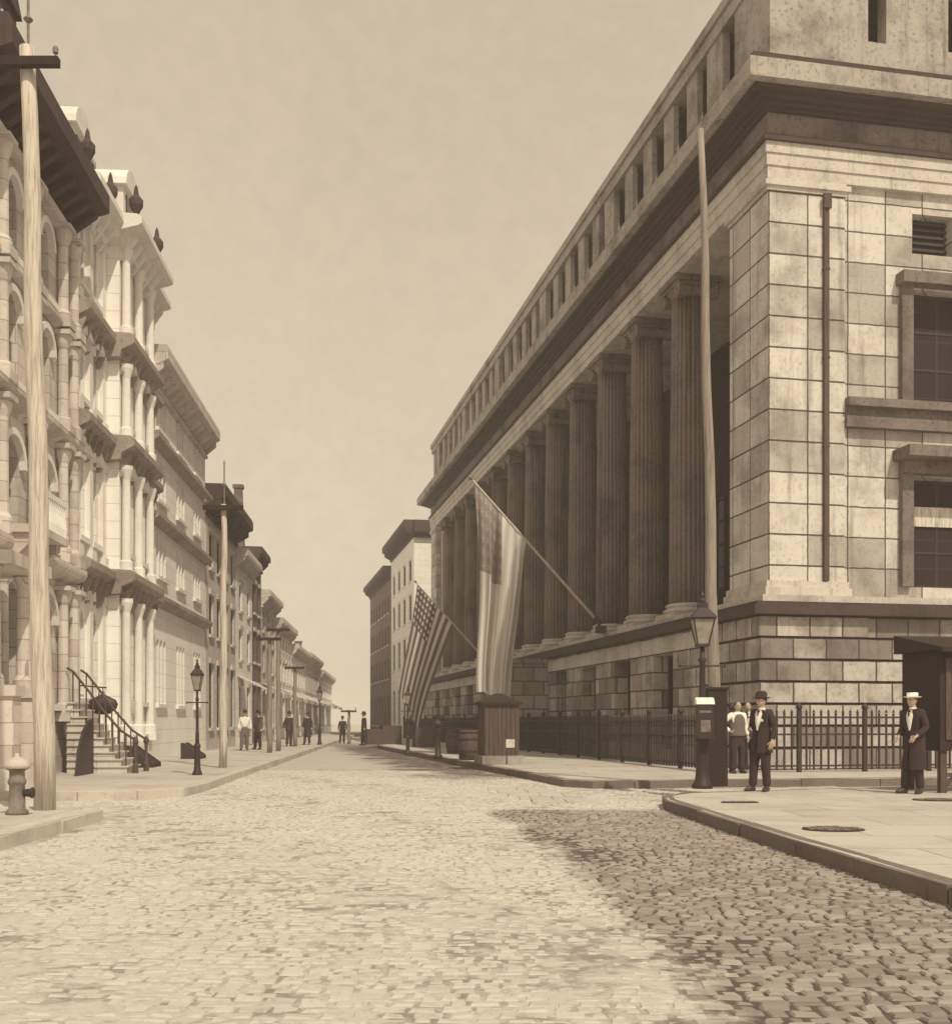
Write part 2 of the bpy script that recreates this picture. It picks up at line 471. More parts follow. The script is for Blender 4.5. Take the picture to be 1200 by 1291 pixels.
# individual setts
def setts():
    g = MB()
    y = 3.2
    rowi = 0
    while y < 33.0:
        rh = random.uniform(0.085, 0.118)
        if y < 19.4: xr = 3.15 + (19.2 - y) * 0.065
        elif y < 24: xr = 7.5
        else: xr = 1.75 - (y - 25.5) * 0.235
        xl = -5.3 if y < 17 else -6.5
        if 17 < y < 20.3: xl = -13
        xmin = -0.46 * y - 0.6
        xl = max(xl, xmin)
        x = xl + random.uniform(0, 0.2)
        while x < xr:
            w = random.uniform(0.10, 0.20)
            if random.random() < 0.995:
                gp = 0.007 + random.random() * 0.009
                x0, x1, y0, y1 = x + gp, x + w - gp * 0.5, y + gp, y + rh - gp * 0.5
                # slight wander of the courses
                wv = 0.05 * math.sin(x * 0.7 + rowi * 0.13) + 0.02 * math.sin(x * 2.3 + 1)
                j = lambda s=0.007: random.uniform(-s, s)
                h = -0.162 + random.uniform(-0.008, 0.006)
                tx, ty = j(0.005), j(0.005)
                ins = random.uniform(0.010, 0.024)
                lo = [(x0 + j(), y0 + wv + j()), (x1 + j(), y0 + wv + j()), (x1 + j(), y1 + wv + j()), (x0 + j(), y1 + wv + j())]
                cx, cy = (x0 + x1) / 2, (y0 + y1) / 2 + wv
                hi = []
                for (px, py) in lo:
                    qx = px + (ins if px < cx else -ins); qy = py + (ins * 0.8 if py < cy else -ins * 0.8)
                    hi.append((qx, qy, h + tx * (1 if px < cx else -1) + ty * (1 if py < cy else -1)))
                mid = [(p[0] * 0.8 + q[0] * 0.2, p[1] * 0.8 + q[1] * 0.2, q[2] - 0.012) for p, q in zip(lo, hi)]
                vs = [(p[0], p[1], -0.19) for p in lo] + mid + hi
                fs = []
                for L_ in (0, 4):
                    for k in range(4):
                        fs.append((L_ + k, L_ + (k + 1) % 4, L_ + 4 + (k + 1) % 4, L_ + 4 + k))
                fs.append((8, 9, 10, 11))
                g.add(vs, fs)
            x += w
        y += rh
        rowi += 1
    
    return g
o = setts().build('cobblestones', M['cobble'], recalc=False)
tag(o, 'worn pale cobblestones laid in rows across the street', 'cobblestones', kind='stuff')

def arc(c, r, a0, a1, n=7):
    return [(c[0] + r * math.cos(R(a0 + (a1 - a0) * i / n)), c[1] + r * math.sin(R(a0 + (a1 - a0) * i / n))) for i in range(n + 1)]

def pavement(name, poly, zt=0.0):
    g = MB(); g.slab(poly, -0.3, zt)
    return tag(g.build(name, M['flag_paving']), kind='structure')
def kerb(name, line, width, mat, zt=0.006, gap=None):
    """row of long kerb stones following line; width to the left side of travel"""
    g = MB()
    for i in range(len(line) - 1):
        p, q = Vector(line[i]), Vector(line[i + 1])
        L_ = (q - p).length
        n = max(1, int(round(L_ / 1.9)))
        d = (q - p) / n
        nn = Vector((-d.y, d.x)).normalized() * width
        for k in range(n):
            a = p + d * k + d * 0.006; b = p + d * (k + 1) - d * 0.006
            jj = [random.uniform(-0.012, 0.012) for _ in range(2)]
            oo = nn.normalized() * random.uniform(-0.055, -0.025)
            a = a + oo; b = b + oo * random.uniform(0.85, 1.1)
            g.add([(a.x, a.y, -0.32), (b.x, b.y, -0.32), (b.x + nn.x, b.y + nn.y, -0.32), (a.x + nn.x, a.y + nn.y, -0.32),
                   (a.x, a.y, zt + jj[0] - 0.012), (b.x, b.y, zt + jj[1] - 0.012), (b.x + nn.x, b.y + nn.y, zt + 0.004), (a.x + nn.x, a.y + nn.y, zt + 0.004)],
                  [(0, 3, 2, 1), (4, 5, 6, 7), (0, 1, 5, 4), (1, 2, 6, 5), (2, 3, 7, 6), (3, 0, 4, 7)])
    return tag(g.build(name, mat), kind='structure')

# near right corner
kn = [(4.25, -12), (3.98, 4.0), (3.72, 8.75), (3.45, 12.0), (3.12, 18.2), (3.25, 19.3), (3.75, 20.05), (4.6, 20.5), (9.3, 22.3), (60, 32.5)]
pavement('near_right_pavement', kn + [(60, -12)])
kerb('near_right_kerb', kn[:-1] + [(30, 26.46)], -0.17, M['kerb'])
# far right corner (custom house block)
def lineR(L, Y): return (L + KR * Y, Y)
c0 = lineR(6.95, 24.9)
kf = [lineR(10.8, 88.5), lineR(8.6, 75), lineR(6.95, 60), lineR(6.95, 40), lineR(6.95, 30), lineR(6.95, 26.0), (1.95, 24.7), (2.5, 24.15), (3.4, 24.15), (62, 36.0)]
pavement('custom_house_pavement', kf + [(80, 80)])
kerb('custom_house_kerb', kf[:-1] + [(30, 29.53)], 0.16, M['kerb'])
p = [lineR(11.7, 93), lineR(11.9, 112), (60, 126), (60, 105)]
pavement('far_right_pavement', p)
# left
kl = [(-5.55, -12), (-5.35, 8), (-5.32, 12.7), (-5.46, 16.3), (-5.7, 16.75), (-40, 17.6)]
pavement('near_left_pavement', kl + [(-40, -12)])
kerb('near_left_kerb', kl, 0.26, M['kerb_pale'])
def lineL(L, Y): return (-L + KL * Y, Y)
kll = [(-40, 21.0), (-7.2, 20.3), (-6.2, 20.5), (-5.62, 21.4), (-5.6, 23), lineL(4.0, 27), lineL(4.05, 45), lineL(4.1, 80), lineL(4.1, 148)]
pavement('far_left_pavement', kll + [(-60, 148)])
kerb('far_left_kerb', kll, 0.16, M['kerb_pale'])
# gutter strip beside the custom house kerb, and crossing flags
g = MB()
for k in range(5):
    for i in range(2):
        y0 = 19.6 + k * 0.93
        a = 1.0 + i * 0.62 - (y0 - 19.6) * 0.2
        g.box(a, a + 0.59, y0, y0 + 0.9, -0.19, -0.146 + random.uniform(-0.004, 0.004))
tag(g.build('crossing_stones', M['flag_paving']), kind='structure')

# iron covers and puddly cracks on the pavement
def cover(name, x, y, rx, ry, label):
    P = at_ground(x, y)
    t = empty(name, P)
    tag(t, label, 'cellar cover')
    g = MB(); g.lathe([(1, 0.0), (1, 0.012), (0.93, 0.016)], n=24)
    g.v = [(v[0] * rx, v[1] * ry, v[2]) for v in g.v]
    g.build('rim', M['iron'], t)
    g = MB()
    for i in range(-3, 4):
        for j in range(-2, 3):
            if (i / 3.6) ** 2 + (j / 2.7) ** 2 < 0.85:
                g.box(i * rx * 0.26 - rx * 0.1, i * rx * 0.26 + rx * 0.1, j * ry * 0.34 - ry * 0.12, j * ry * 0.34 + ry * 0.12, 0.016, 0.024)
    g.build('glass_lens', M['iron_pale'], t)
cover('cellar_cover', 1050, 1046, 0.36, 0.3, 'oval iron cellar cover set in the pavement near the kerb')
cover('cellar_cover', 1185, 1009, 0.45, 0.28, 'iron cellar cover in the pavement in front of the dark street stall')
cover('cellar_cover', 932, 1012, 0.3, 0.13, 'narrow dark oval plate on the pavement just before the suited man')  # flat dark oval on the flagstones before the suited man

# ---------------------------------------------------------------- generic window part
def window(root, f, x0, x1, z0, z1, o, arch=False, frame='frame', pane='glass', bars=(1, 1), fw=0.09):
    g = MB(f)
    g.box(x0, x0 + fw, o, o + 0.06, z0, z1); g.box(x1 - fw, x1, o, o + 0.06, z0, z1)
    g.box(x0 + fw, x1 - fw, o, o + 0.06, z0, z0 + fw); g.box(x0 + fw, x1 - fw, o, o + 0.06, z1 - fw, z1)
    nx, nz = bars
    for i in range(1, nx + 1):
        xx = x0 + (x1 - x0) * i / (nx + 1)
        g.box(xx - 0.025, xx + 0.025, o + 0.005, o + 0.045, z0 + fw, z1 - fw)
    for i in range(1, nz + 1):
        zz = z0 + (z1 - z0) * i / (nz + 1)
        g.box(x0 + fw, x1 - fw, o + 0.008, o + 0.05, zz - 0.03, zz + 0.03)
    w = g.build('window', M[frame], root)
    g = MB(f); g.box(x0, x1, o - 0.03, o - 0.003, z0, z1)
    g.build('pane', M[pane], w)
    return w

# ---------------------------------------------------------------- CUSTOM HOUSE (right)
CH = empty('custom_house', root_right(30.08), AR)
tag(CH, 'long grey stone building with tall fluted ionic columns above a basement', 'building')
LEN = 57.0; DEP = 42.0
ZS, ZA = 4.66, 15.9               # stylobate, underside of architrave
fside = lambda a, o, z: (-o, -a, z)        # the flank that faces the camera

def ring(g, o, z0, z1):
    g.box(-o, LEN + o, -DEP, o, z0, z1)
# solid core behind the colonnade
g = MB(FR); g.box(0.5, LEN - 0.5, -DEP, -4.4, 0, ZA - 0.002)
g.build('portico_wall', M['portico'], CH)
for k in range(11):
    a = 7.3 + 4.05 * (k + 0.5)
    window(CH, FR, a - 0.8, a + 0.8, 5.4 if k == 5 else 6.4, 10.0, -4.38, frame='frame', bars=(1, 3))
# antae (corner piers), built in courses
def coursed(g, a0, a1, o0, o1, z0, z1, n, gap=0.022, proud=0.03):
    g.box(a0 + proud, a1 - proud, o0 + proud, o1 - proud, z0, z1)
    h = (z1 - z0) / n
    for i in range(n):
        g.box(a0, a1, o0, o1, z0 + i * h + gap / 2, z0 + (i + 1) * h - gap / 2)
g = MB(FR)
g.mark(); coursed(g, 0, 2.45, -2.25, 0, ZS, ZA - 0.35, 13)
g.mark(); coursed(g, LEN - 2.45, LEN, -2.25, 0, ZS, ZA - 0.35, 13)
g.build_each('corner_pier', M['ashlar'], CH)
g = MB(FR)
for a0, a1 in ((0, 2.45), (LEN - 2.45, LEN)):
    g.mark()
    for e, z0, z1 in ((0.05, ZA - 0.35, ZA - 0.24), (0.12, ZA - 0.24, ZA - 0.1), (0.03, ZA - 0.1, ZA - 0.001)):
        g.box(a0 - e, a1 + e, -2.25 - e, e, z0, z1)
    g.mark()
    for e, z0, z1 in ((0.14, ZS - 0.002, ZS + 0.22), (0.08, ZS + 0.22, ZS + 0.4)):
        g.box(a0 - e, a1 + e, -2.25 - e, e, z0, z1)
g.build_each('pier_moulding', M['granite'], CH)
# narrow pilaster strip beside the pier
g = MB(FR); g.box(2.45, 3.1, -4.4, -0.35, ZS, ZA - 0.002); g.build('pilaster', M['granite'], CH)
g = MB(FR); g.box(LEN - 3.1, LEN - 2.45, -4.4, -0.35, ZS, ZA - 0.002); g.build('pilaster', M['granite'], CH)

# flank wall with its windows
holes = [(4.3, 6.4, 10.1, 13.25), (4.3, 6.4, 5.0, 8.05), (4.35, 5.6, 14.25, 15.35),
         (10.3, 12.4, 10.1, 13.25), (10.3, 12.4, 5.0, 8.05), (10.3, 11.6, 14.25, 15.35), (16.3, 18.4, 10.1, 13.25), (16.3, 18.4, 5.0, 8.05)]
g = MB(fside); g.facade(2.25, DEP, ZS, ZA, -0.12, holes, 0.45)
g.build('flank_wall', M['ashlar'], CH)
g = MB(fside)
for x in (3.95, 9.95, 15.95):
    w = 2.8
    # surround of the upper window
    g.mark()
    g.box(x, x + 0.34, -0.12, 0.05, 10.1, 13.3); g.box(x + w - 0.34, x + w, -0.12, 0.05, 10.1, 13.3)
    g.box(x - 0.1, x + w + 0.1, -0.12, 0.28, 13.3, 13.62)
    # hood of the lower window
    g.mark()
    g.box(x, x + 0.34, -0.12, 0.06, 5.0, 8.1); g.box(x + w - 0.34, x + w, -0.12, 0.06, 5.0, 8.1)
    g.box(x - 0.02, x + w + 0.02, -0.12, 0.2, 8.1, 8.45)
    g.box(x - 0.2, x + w + 0.2, -0.12, 0.72, 8.45, 8.75)
g.build_each('window_surround', M['dark_shaded'], CH)
g = MB(fside); g.mark(); g.box(2.252, DEP, -0.12, 0.22, 9.85, 10.08); g.mark(); g.box(2.252, DEP, -0.12, 0.1, 9.3, 9.6)
g.box(2.252, DEP, -0.12, 0.03, 9.6, 9.85)
g.build_each('sill_band', M['dark_shaded'], CH)  # dark band, the shade of the projecting sill put into its colour
for h in holes:
    z0, z1 = h[2], h[3]
    if z1 - z0 > 2:
        w = window(CH, fside, h[0], h[1], z0, z1, -0.53, frame='frame', bars=(1, 2))
        if z1 < 9:
            g = MB(fside); g.box(h[0] + 0.25, h[1] - 0.2, -0.455, -0.435, z0 + 1.75, z1 - 0.75)
            g.build('blind', M['blind'], w)
    else:
        g = MB(fside)
        n = 6
        for i in range(n):
            zz = z0 + (z1 - z0) * i / n
            g.box(h[0], h[1], -0.5, -0.4, zz + 0.03, zz + 0.1)
        g.box(h[0], h[1], -0.56, -0.54, z0, z1)
        g.build('vent', M['iron'], CH)
g = MB(fside); g.box(1.59, 1.73, 0.0, 0.11, ZS + 0.42, ZA - 0.36)
for z in (6.3, 8.7, 11.1, 13.5): g.box(1.57, 1.75, 0.0, 0.12, z, z + 0.06)
g.box(1.55, 1.77, 0.105, 0.17, ZA - 0.75, ZA - 0.36)
g.build('downpipe', M['wood_mid'], CH)

# basement
g = MB(FR)
OB = 0.5
bh = [(4.0 + 4.05 * k + 1.62, 4.0 + 4.05 * k + 3.4, 0.35, 3.45) for k in range(13)]
bh = [h for h in bh if h[1] < LEN - 2]
door_i = 4
g.facade(3.2, LEN + OB, 0, 4.1, OB, bh, 0.6)
zc = 0.0
n = 7
hh = 4.1 / n
g2 = MB(FR)
g3 = MB(FR); g3.box(-OB + 0.07, 3.197, -2.6, OB - 0.07, 0, 4.099); cb_ = g3.build('basement_core', M['dark_cornice'], CH)
for i in range(n):
    g2.box(-OB, 3.198, -2.65, OB, i * hh + 0.03, (i + 1) * hh - 0.03)
g2.build('corner_basement', M['rustic_pale'], CH)
g.build('basement_wall', M['rustic_pale'], CH)
g = MB(fside)
for i in range(n):
    g.box(2.66, DEP, -0.1, 0.40, i * hh + 0.03, (i + 1) * hh - 0.03)
g.build('flank_basement', M['rustic_pale'], CH)
g = MB(fside); g.box(2.655, DEP, -0.15, 0.33, 0, 4.099); g.build('basement_core', M['dark_cornice'], CH)
g = MB(FR)
g.box(-OB - 0.24, LEN + OB + 0.24, -DEP, OB + 0.24, 4.1, 4.36)
g.box(-OB - 0.1, LEN + OB + 0.1, -DEP, OB + 0.1, 4.36, 4.45)
g.build('belt_course', M['dark_cornice'], CH)
g = MB(FR)
g.box(-0.3, LEN + 0.3, -DEP, 0.3, 4.45, ZS - 0.003)
g.build('stylobate', M['granite'], CH)
g = MB(FR); g.box(3.3, LEN, OB, OB + 0.06, 3.5, 4.0); g.build('lintel_band', M['granite'], CH)
for i, h in enumerate(bh):
    window(CH, FR, h[0], h[1], h[2], h[3], OB - 0.58, frame='frame', bars=(1, 2))
# entrance with steps and cheek blocks
e0 = bh[door_i][0] - 0.4
g = MB(FR)
for i in range(4):
    g.box(e0 - 0.2, e0 + 2.8, OB + 0.0, OB + 2.2 - i * 0.45, i * 0.18, (i + 1) * 0.18 - 0.002)
g.build('steps', M['granite'], CH)
g = MB(FR)
g.box(e0 - 0.8, e0 - 0.22, OB + 0.01, OB + 1.9, 0, 3.9); g.box(e0 - 0.9, e0 - 0.12, OB + 0.01, OB + 2.0, 3.9, 4.08)
g.build('porch_pier', M['rustic'], CH)
g = MB(FR)
g.box(e0 + 2.82, e0 + 3.4, OB + 0.01, OB + 1.9, 0, 3.9); g.box(e0 + 2.72, e0 + 3.5, OB + 0.01, OB + 2.0, 3.9, 4.08)
g.build('porch_pier', M['rustic'], CH)
g = MB(FR)
for a in (e0 + 0.1, e0 + 2.2): g.mark(); g.box(a, a + 0.42, OB + 0.06, OB + 0.42, 0.72, 3.45)
g.build_each('door_jamb', M['granite'], CH)

# entablature
g = MB(FR); 
for e, z0, z1 in ((0.03, ZA, ZA + 0.30), (0.07, ZA + 0.302, ZA + 0.62), (0.11, ZA + 0.622, ZA + 0.92)): ring(g, e, z0, z1)
g.build('architrave', M['granite'], CH)
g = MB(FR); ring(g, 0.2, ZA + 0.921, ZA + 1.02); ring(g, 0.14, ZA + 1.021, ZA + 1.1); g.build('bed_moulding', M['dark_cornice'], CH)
g = MB(FR); ring(g, 0.02, ZA + 1.101, 17.62); g.build('frieze', M['dark_shaded'], CH)  # darker than the other granite, cornice shade put into its colour
g = MB(FR); ring(g, 0.14, 17.621, 17.70); ring(g, 0.28, 17.701, 17.79); ring(g, 0.46, 17.791, 17.90); ring(g, 0.70, 17.901, 18.0); g.build('bed_moulding', M['dark_cornice'], CH)  # dark steps under the corona, soffit shade put into their colour
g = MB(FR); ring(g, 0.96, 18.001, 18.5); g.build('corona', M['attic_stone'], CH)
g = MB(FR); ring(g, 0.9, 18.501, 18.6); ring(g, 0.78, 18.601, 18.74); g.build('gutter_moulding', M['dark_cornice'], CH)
# attic parapet
OA = -0.1
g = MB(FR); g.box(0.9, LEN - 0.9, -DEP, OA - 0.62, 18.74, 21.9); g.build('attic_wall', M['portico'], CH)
g = MB(FR)
g.box(-OA, LEN + OA, OA - 0.5, OA, 18.741, 19.95)                     # plinth on the street side
g.box(-OA, -OA + 0.5, -DEP, OA - 0.502, 18.741, 19.95)               # plinth on the flank
step = 2.025
a = 3.2
g.box(-OA, 2.35, -3.0, OA, 19.951, 21.75)                             # corner block
k = 0
while a < LEN - 1:
    w = 0.86 if k % 5 else 1.15
    g.box(a - 0.0, a + w, OA - 0.24, OA - (0.0 if k % 5 == 0 else 0.05), 19.951, 21.75)
    a += step; k += 1
b = 3.55
while b < DEP - 2:
    g.box(-OA, -OA + 0.45, -b - 1.9, -b, 19.951, 21.75)
    b += 2.45
g.build('parapet', M['attic_stone'], CH)
g = MB(FR)
g.box(-OA - 0.06, LEN + OA + 0.06, OA - 0.55, OA + 0.06, 21.751, 22.15); g.box(-OA - 0.15, LEN + OA + 0.15, OA - 0.6, OA + 0.15, 22.151, 22.45)
g.box(-OA - 0.06, -OA + 0.55, -DEP, OA - 0.552, 21.751, 22.15); g.box(-OA - 0.15, -OA + 0.6, -DEP, OA - 0.602, 22.151, 22.45)
g.box(-OA, 2.35, -3.0, OA, 22.451, 23.6)
g.build('parapet_rail', M['attic_stone'], CH)
g = MB(FR); g.box(0.9, LEN - 0.9, -DEP, OA - 0.9, 21.901, 22.1); g.build('roof', M['roof'], CH)

# columns: base, fluted shaft, ionic capital
def make_column():
    rb, rt = 0.66, 0.56
    zb, zt = ZS + 0.52, ZA - 0.62
    g = MB()
    g.smooth = True
    rf = lambda t: 1 - 0.16 * max(0.0, math.cos(24 * t)) ** 0.55
    prof = []
    for i in range(9):
        u = i / 8
        r = rb + (rt - rb) * (u ** 1.6)
        prof.append((r, zb + (zt - zb) * u))
    g.lathe(prof, (0, 0), 192, rf)
    g.smooth = False
    sh = g
    b = MB()
    b.box(-0.86, 0.86, -0.86, 0.86, ZS - 0.002, ZS + 0.18)
    b.smooth = True
    b.lathe([(0.78, ZS + 0.18), (0.86, ZS + 0.24), (0.86, ZS + 0.3), (0.76, ZS + 0.35), (0.72, ZS + 0.38), (0.78, ZS + 0.42), (0.79, ZS + 0.46), (0.7, ZS + 0.52)], n=28)
    c = MB()
    c.smooth = True
    c.lathe([(0.56, zt - 0.02), (0.6, zt + 0.03), (0.57, zt + 0.08), (0.72, zt + 0.25), (0.7, zt + 0.3)], n=28)
    c.smooth = False
    c.box(-0.72, 0.72, -0.7, 0.7, zt + 0.30, zt + 0.42)
    c.box(-0.78, 0.78, -0.78, 0.78, zt + 0.42, ZA - 0.003)
    # volutes: spiral scrolls at the four corners, axes across the front
    for sx in (-1, 1):
        pts = []
        for i in range(22):
            t = i / 21 * 4 * math.pi
            rr = 0.25 * (1 - 0.78 * i / 21)
            pts.append((sx * (0.62 - rr * 0 + rr * math.sin(t) * 1.0), zt + 0.12 + rr * math.cos(t)))
        for y in (-0.66, 0.66):
            c.tube([(q[0], y, q[1]) for q in pts], 0.055, 5)
        m = MB()
        vs, fs = [], []
        for yy, rr in ((-0.62, 0.24), (-0.3, 0.17), (0, 0.15), (0.3, 0.17), (0.62, 0.24)):
            for i in range(12):
                t = 2 * math.pi * i / 12
                vs.append((sx * 0.62 + rr * math.cos(t), yy, zt + 0.12 + rr * math.sin(t)))
        for j in range(4):
            for i in range(12):
                fs.append((j * 12 + i, j * 12 + (i + 1) % 12, (j + 1) * 12 + (i + 1) % 12, (j + 1) * 12 + i))
        fs.append(tuple(range(12))); fs.append(tuple(range(48, 60)))
        c.add(vs, fs)
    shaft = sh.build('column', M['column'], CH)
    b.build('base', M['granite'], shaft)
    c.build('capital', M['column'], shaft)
    return shaft
col0 = make_column()
for k in range(12):
    o = col0 if k == 0 else copy_tree(col0, CH)
    o.location = (7.3 + 4.05 * k, -0.72, 0)
    # capitals and shafts turn only in steps the flutes allow

# iron railing along the areaway
def railing(root, f, a0, a1, h, spacing, post_every, rail_mat='iron'):
    g = MB(f)
    n = int((a1 - a0) / spacing)
    for i in range(n + 1):
        a = a0 + (a1 - a0) * i / n
        if i % post_every == 0: continue
        g.box(a - 0.021, a + 0.021, -0.021, 0.021, 0.06, h + random.uniform(-0.02, 0.02))
        g.taper(a, 0, h, h + 0.09, 0.03, 0.03, 0.004, 0.004)
    g.build('picket', M[rail_mat], root).name = 'picket_row'
    g = MB(f)
    for z in (0.14, h * 0.62, h - 0.14):
        g.mark(); g.box(a0, a1, -0.025, 0.025, z, z + 0.045)
    g.build_each('rail', M[rail_mat], root)
    for i in range(0, n + 1, post_every):
        a = a0 + (a1 - a0) * i / n
        g = MB(f)
        g.box(a - 0.05, a + 0.05, -0.05, 0.05, 0, h + 0.06)
        g.smooth = True
        g.lathe([(0.045, h + 0.06), (0.075, h + 0.1), (0.085, h + 0.15), (0.06, h + 0.21), (0.01, h + 0.25)], (a, 0), 10)
        g.build('post', M[rail_mat], root)
def local_to_world(root, p):
    rz = root.rotation_euler.z
    return (root.location.x + p[0] * math.cos(rz) - p[1] * math.sin(rz), root.location.y + p[0] * math.sin(rz) + p[1] * math.cos(rz), root.location.z + p[2])
rf_ = empty('iron_fence', local_to_world(CH, (-1.9, -0.0, 0)), AR - math.pi / 2)
tag(rf_, 'black iron spiked fence along the flank of the columned building, behind the suited man', 'fence')
railing(rf_, lambda a, o, z: (a, o, z), -1.9, 16, 1.5, 0.2, 9)
rf2 = empty('iron_fence', local_to_world(CH, (-1.7, 2.15, 0)), AR)
tag(rf2, 'dark iron fence along the street front below the columns, up to the porch', 'fence')
railing(rf2, FR, 0.15, e0 + 0.7, 1.42, 0.2, 12)
rf3 = empty('iron_fence', local_to_world(CH, (e0 + 3.6, 2.15, 0)), AR)
tag(rf3, 'dark iron fence along the street front beyond the porch, behind the hanging flags', 'fence')
railing(rf3, FR, 0, LEN - e0 - 4, 1.42, 0.25, 14)

# ---------------------------------------------------------------- far right buildings
def generic(name, label, root, f, W, H, D, floors, bays, wall, trim, win_w=1.0, cornice=(0.7, 0.5), strings=True, arch=False, frame='frame', pane='glass', trip=False, z_first=0.8, attic=0.0, side=0, cornice_mat=None, group=None, quoin=None):
    """floors = list of (window bottom, window top); bays = list of centres"""
    t = root
    tag(t, label, 'building', group)
    holes = []
    for (z0, z1) in floors:
        for b in bays:
            if trip:
                for q in (-1, 0, 1):
                    holes.append((b + q * win_w * 1.35 - win_w / 2, b + q * win_w * 1.35 + win_w / 2, z0, z1, arch))
            else:
                holes.append((b - win_w / 2, b + win_w / 2, z0, z1, arch))
    g = MB(f); g.facade(0, W, 0, H, 0, holes, 0.13)
    # remaining faces of the block
    for quad in ([(0, 0, 0), (0, -D, 0), (0, -D, H), (0, 0, H)], [(W, 0, 0), (W, -D, 0), (W, -D, H), (W, 0, H)],
                 [(0, -D, 0), (W, -D, 0), (W, -D, H), (0, -D, H)], [(0, 0, H), (W, 0, H), (W, -D, H), (0, -D, H)]):
        g.add(quad, [(0, 1, 2, 3)])
    g.build('wall', wall, t, recalc=True)
    for h in holes:
        window(t, f, h[0], h[1], h[2], h[3], -0.16, frame=frame, pane=pane, bars=(0 if win_w < 0.7 else 1, 1), fw=0.05 if win_w < 0.8 else 0.08)
    g = MB(f)
    for (z0, z1) in floors:
        for h in [q for q in holes if q[2] == z0]:
            g.mark(); g.box(h[0] - 0.12, h[1] + 0.12, 0.0, 0.12, z0 - 0.13, z0 - 0.002)
            if not arch: g.mark(); g.box(h[0] - 0.1, h[1] + 0.1, 0.0, 0.09, z1 + 0.01, z1 + 0.24)
    g.build_each('sill', trim, t)
    ov, ch = cornice
    g = MB(f)
    g.box(-0.001, W, -0.3, 0.12, H - ch - 0.5, H - ch - 0.36)
    g.prism([(0.001, H - ch), (ov * 0.9, H - ch * 0.6), (ov, H - ch * 0.55), (ov, H - 0.06), (ov * 0.94, H + 0.1), (-0.5, H + 0.12), (-0.5, H - ch)], 0.0, W)
    n = max(3, int(W / 0.75))
    for i in range(n + 1):
        a = min(W - 0.2, max(0.02, W * i / n - 0.09))
        g.prism([(0.0, H - ch - 0.35), (0.12, H - ch - 0.3), (ov * 0.75, H - ch + 0.02), (ov * 0.75, H - ch * 0.62), (0.0, H - ch)], a, a + 0.18)
    g.build('cornice', cornice_mat or trim, t)
    return t

R2 = empty('bank_building', root_right(95.0), AR)
generic('bank_building', 'pale building with a bracketed cornice beyond the columns, partly behind a striped flag', R2, FR, 15.5, 18.3, 14,
        [(1.0, 4.2), (6.2, 8.6), (10.0, 12.2), (13.4, 15.2)], [2.2, 5.9, 9.6, 13.3], M['marble'], M['marble_trim'], 1.5, (0.9, 0.9), cornice_mat=M['dark_cornice'])
g = MB(fside)
for z0, z1, e in ((5.2, 5.55, 0.2), (9.3, 9.55, 0.14), (16.9, 17.3, 0.3), (17.3, 18.3, 0.7)):
    g.mark(); g.box(-0.001, 13.9, 0.001, e, z0, z1)
g.build_each('side_band', M['dark_cornice'], R2)
for a in (2.0,):
    for z0, z1 in ((6.2, 8.6), (10, 12.2)):
        g = MB(fside); g.box(a, a + 1.1, 0.002, 0.07, z0, z1); w = g.build('window', M['frame'], R2)
        g = MB(fside); g.box(a + 0.1, a + 1.0, 0.071, 0.08, z0 + 0.1, z1 - 0.1); g.build('pane', M['glass'], w)
R3 = empty('brick_building', root_right(110.8), AR)
generic('brick_building', 'dark brick building closing the right side of the street in the distance', R3, FR, 19, 16.6, 14,
        [(0.9, 4.0), (5.6, 7.7), (9.0, 11.0), (12.2, 14.0)], [1.6, 4.2, 6.8, 9.4, 12.0, 14.6, 17.2], M['dark_brick'], M['frieze'], 1.2, (0.8, 0.7), arch=True, cornice_mat=M['dark_cornice'])

# ---------------------------------------------------------------- left buildings
# B1: arcaded front at the frame edge
def arch_hood(g, x0, x1, z1, o, w=0.16):
    r = (x1 - x0) / 2; xc = (x0 + x1) / 2; n = 10
    for k in range(n):
        t0, t1 = math.pi * k / n, math.pi * (k + 1) / n
        q = []
        for rr in (r + 0.01, r + w):
            for t in (t0, t1):
                q.append((xc + rr * math.cos(t), z1 - r + rr * math.sin(t)))
        g.add([(p[0], oo, p[1]) for oo in (0.0, o) for p in q],
              [(0, 1, 3, 2), (4, 6, 7, 5), (2, 3, 7, 6), (0, 4, 5, 1), (0, 2, 6, 4), (1, 5, 7, 3)])
B1 = empty('arcaded_building', root_left(21.6), AL)
tag(B1, 'building with tall round arched windows and a deep dark cornice at the left edge', 'building')
W1 = 7.35
c1 = [0.9, 2.75, 5.05]
holes = []
for c in c1:
    holes += [(c - 0.6, c + 0.6, 0.05, 1.15, False), (c - 0.72, c + 0.72, 1.7, 4.35, True), (c - 0.62, c + 0.62, 5.5, 7.5, True), (c - 0.5, c + 0.5, 8.7, 10.6, True), (c - 0.46, c + 0.46, 11.4, 13.1, True)]
g = MB(FL); g.facade(0, W1, 0, 14.3, 0, holes, 0.4)
for quad in ([(0, 0, 0), (0, -14, 0), (0, -14, 14.3), (0, 0, 14.3)], [(W1, 0, 0), (W1, -14, 0), (W1, -14, 14.3), (W1, 0, 14.3)], [(0, 0, 14.3), (W1, 0, 14.3), (W1, -14, 14.3), (0, -14, 14.3)]):
    g.add(quad, [(0, 1, 2, 3)])
g.build('wall', M['brownstone'], B1)
for h in holes:
    window(B1, FL, h[0], h[1], h[2], h[3], -0.44, frame='frame', bars=(1, 2))
g = MB(FL)
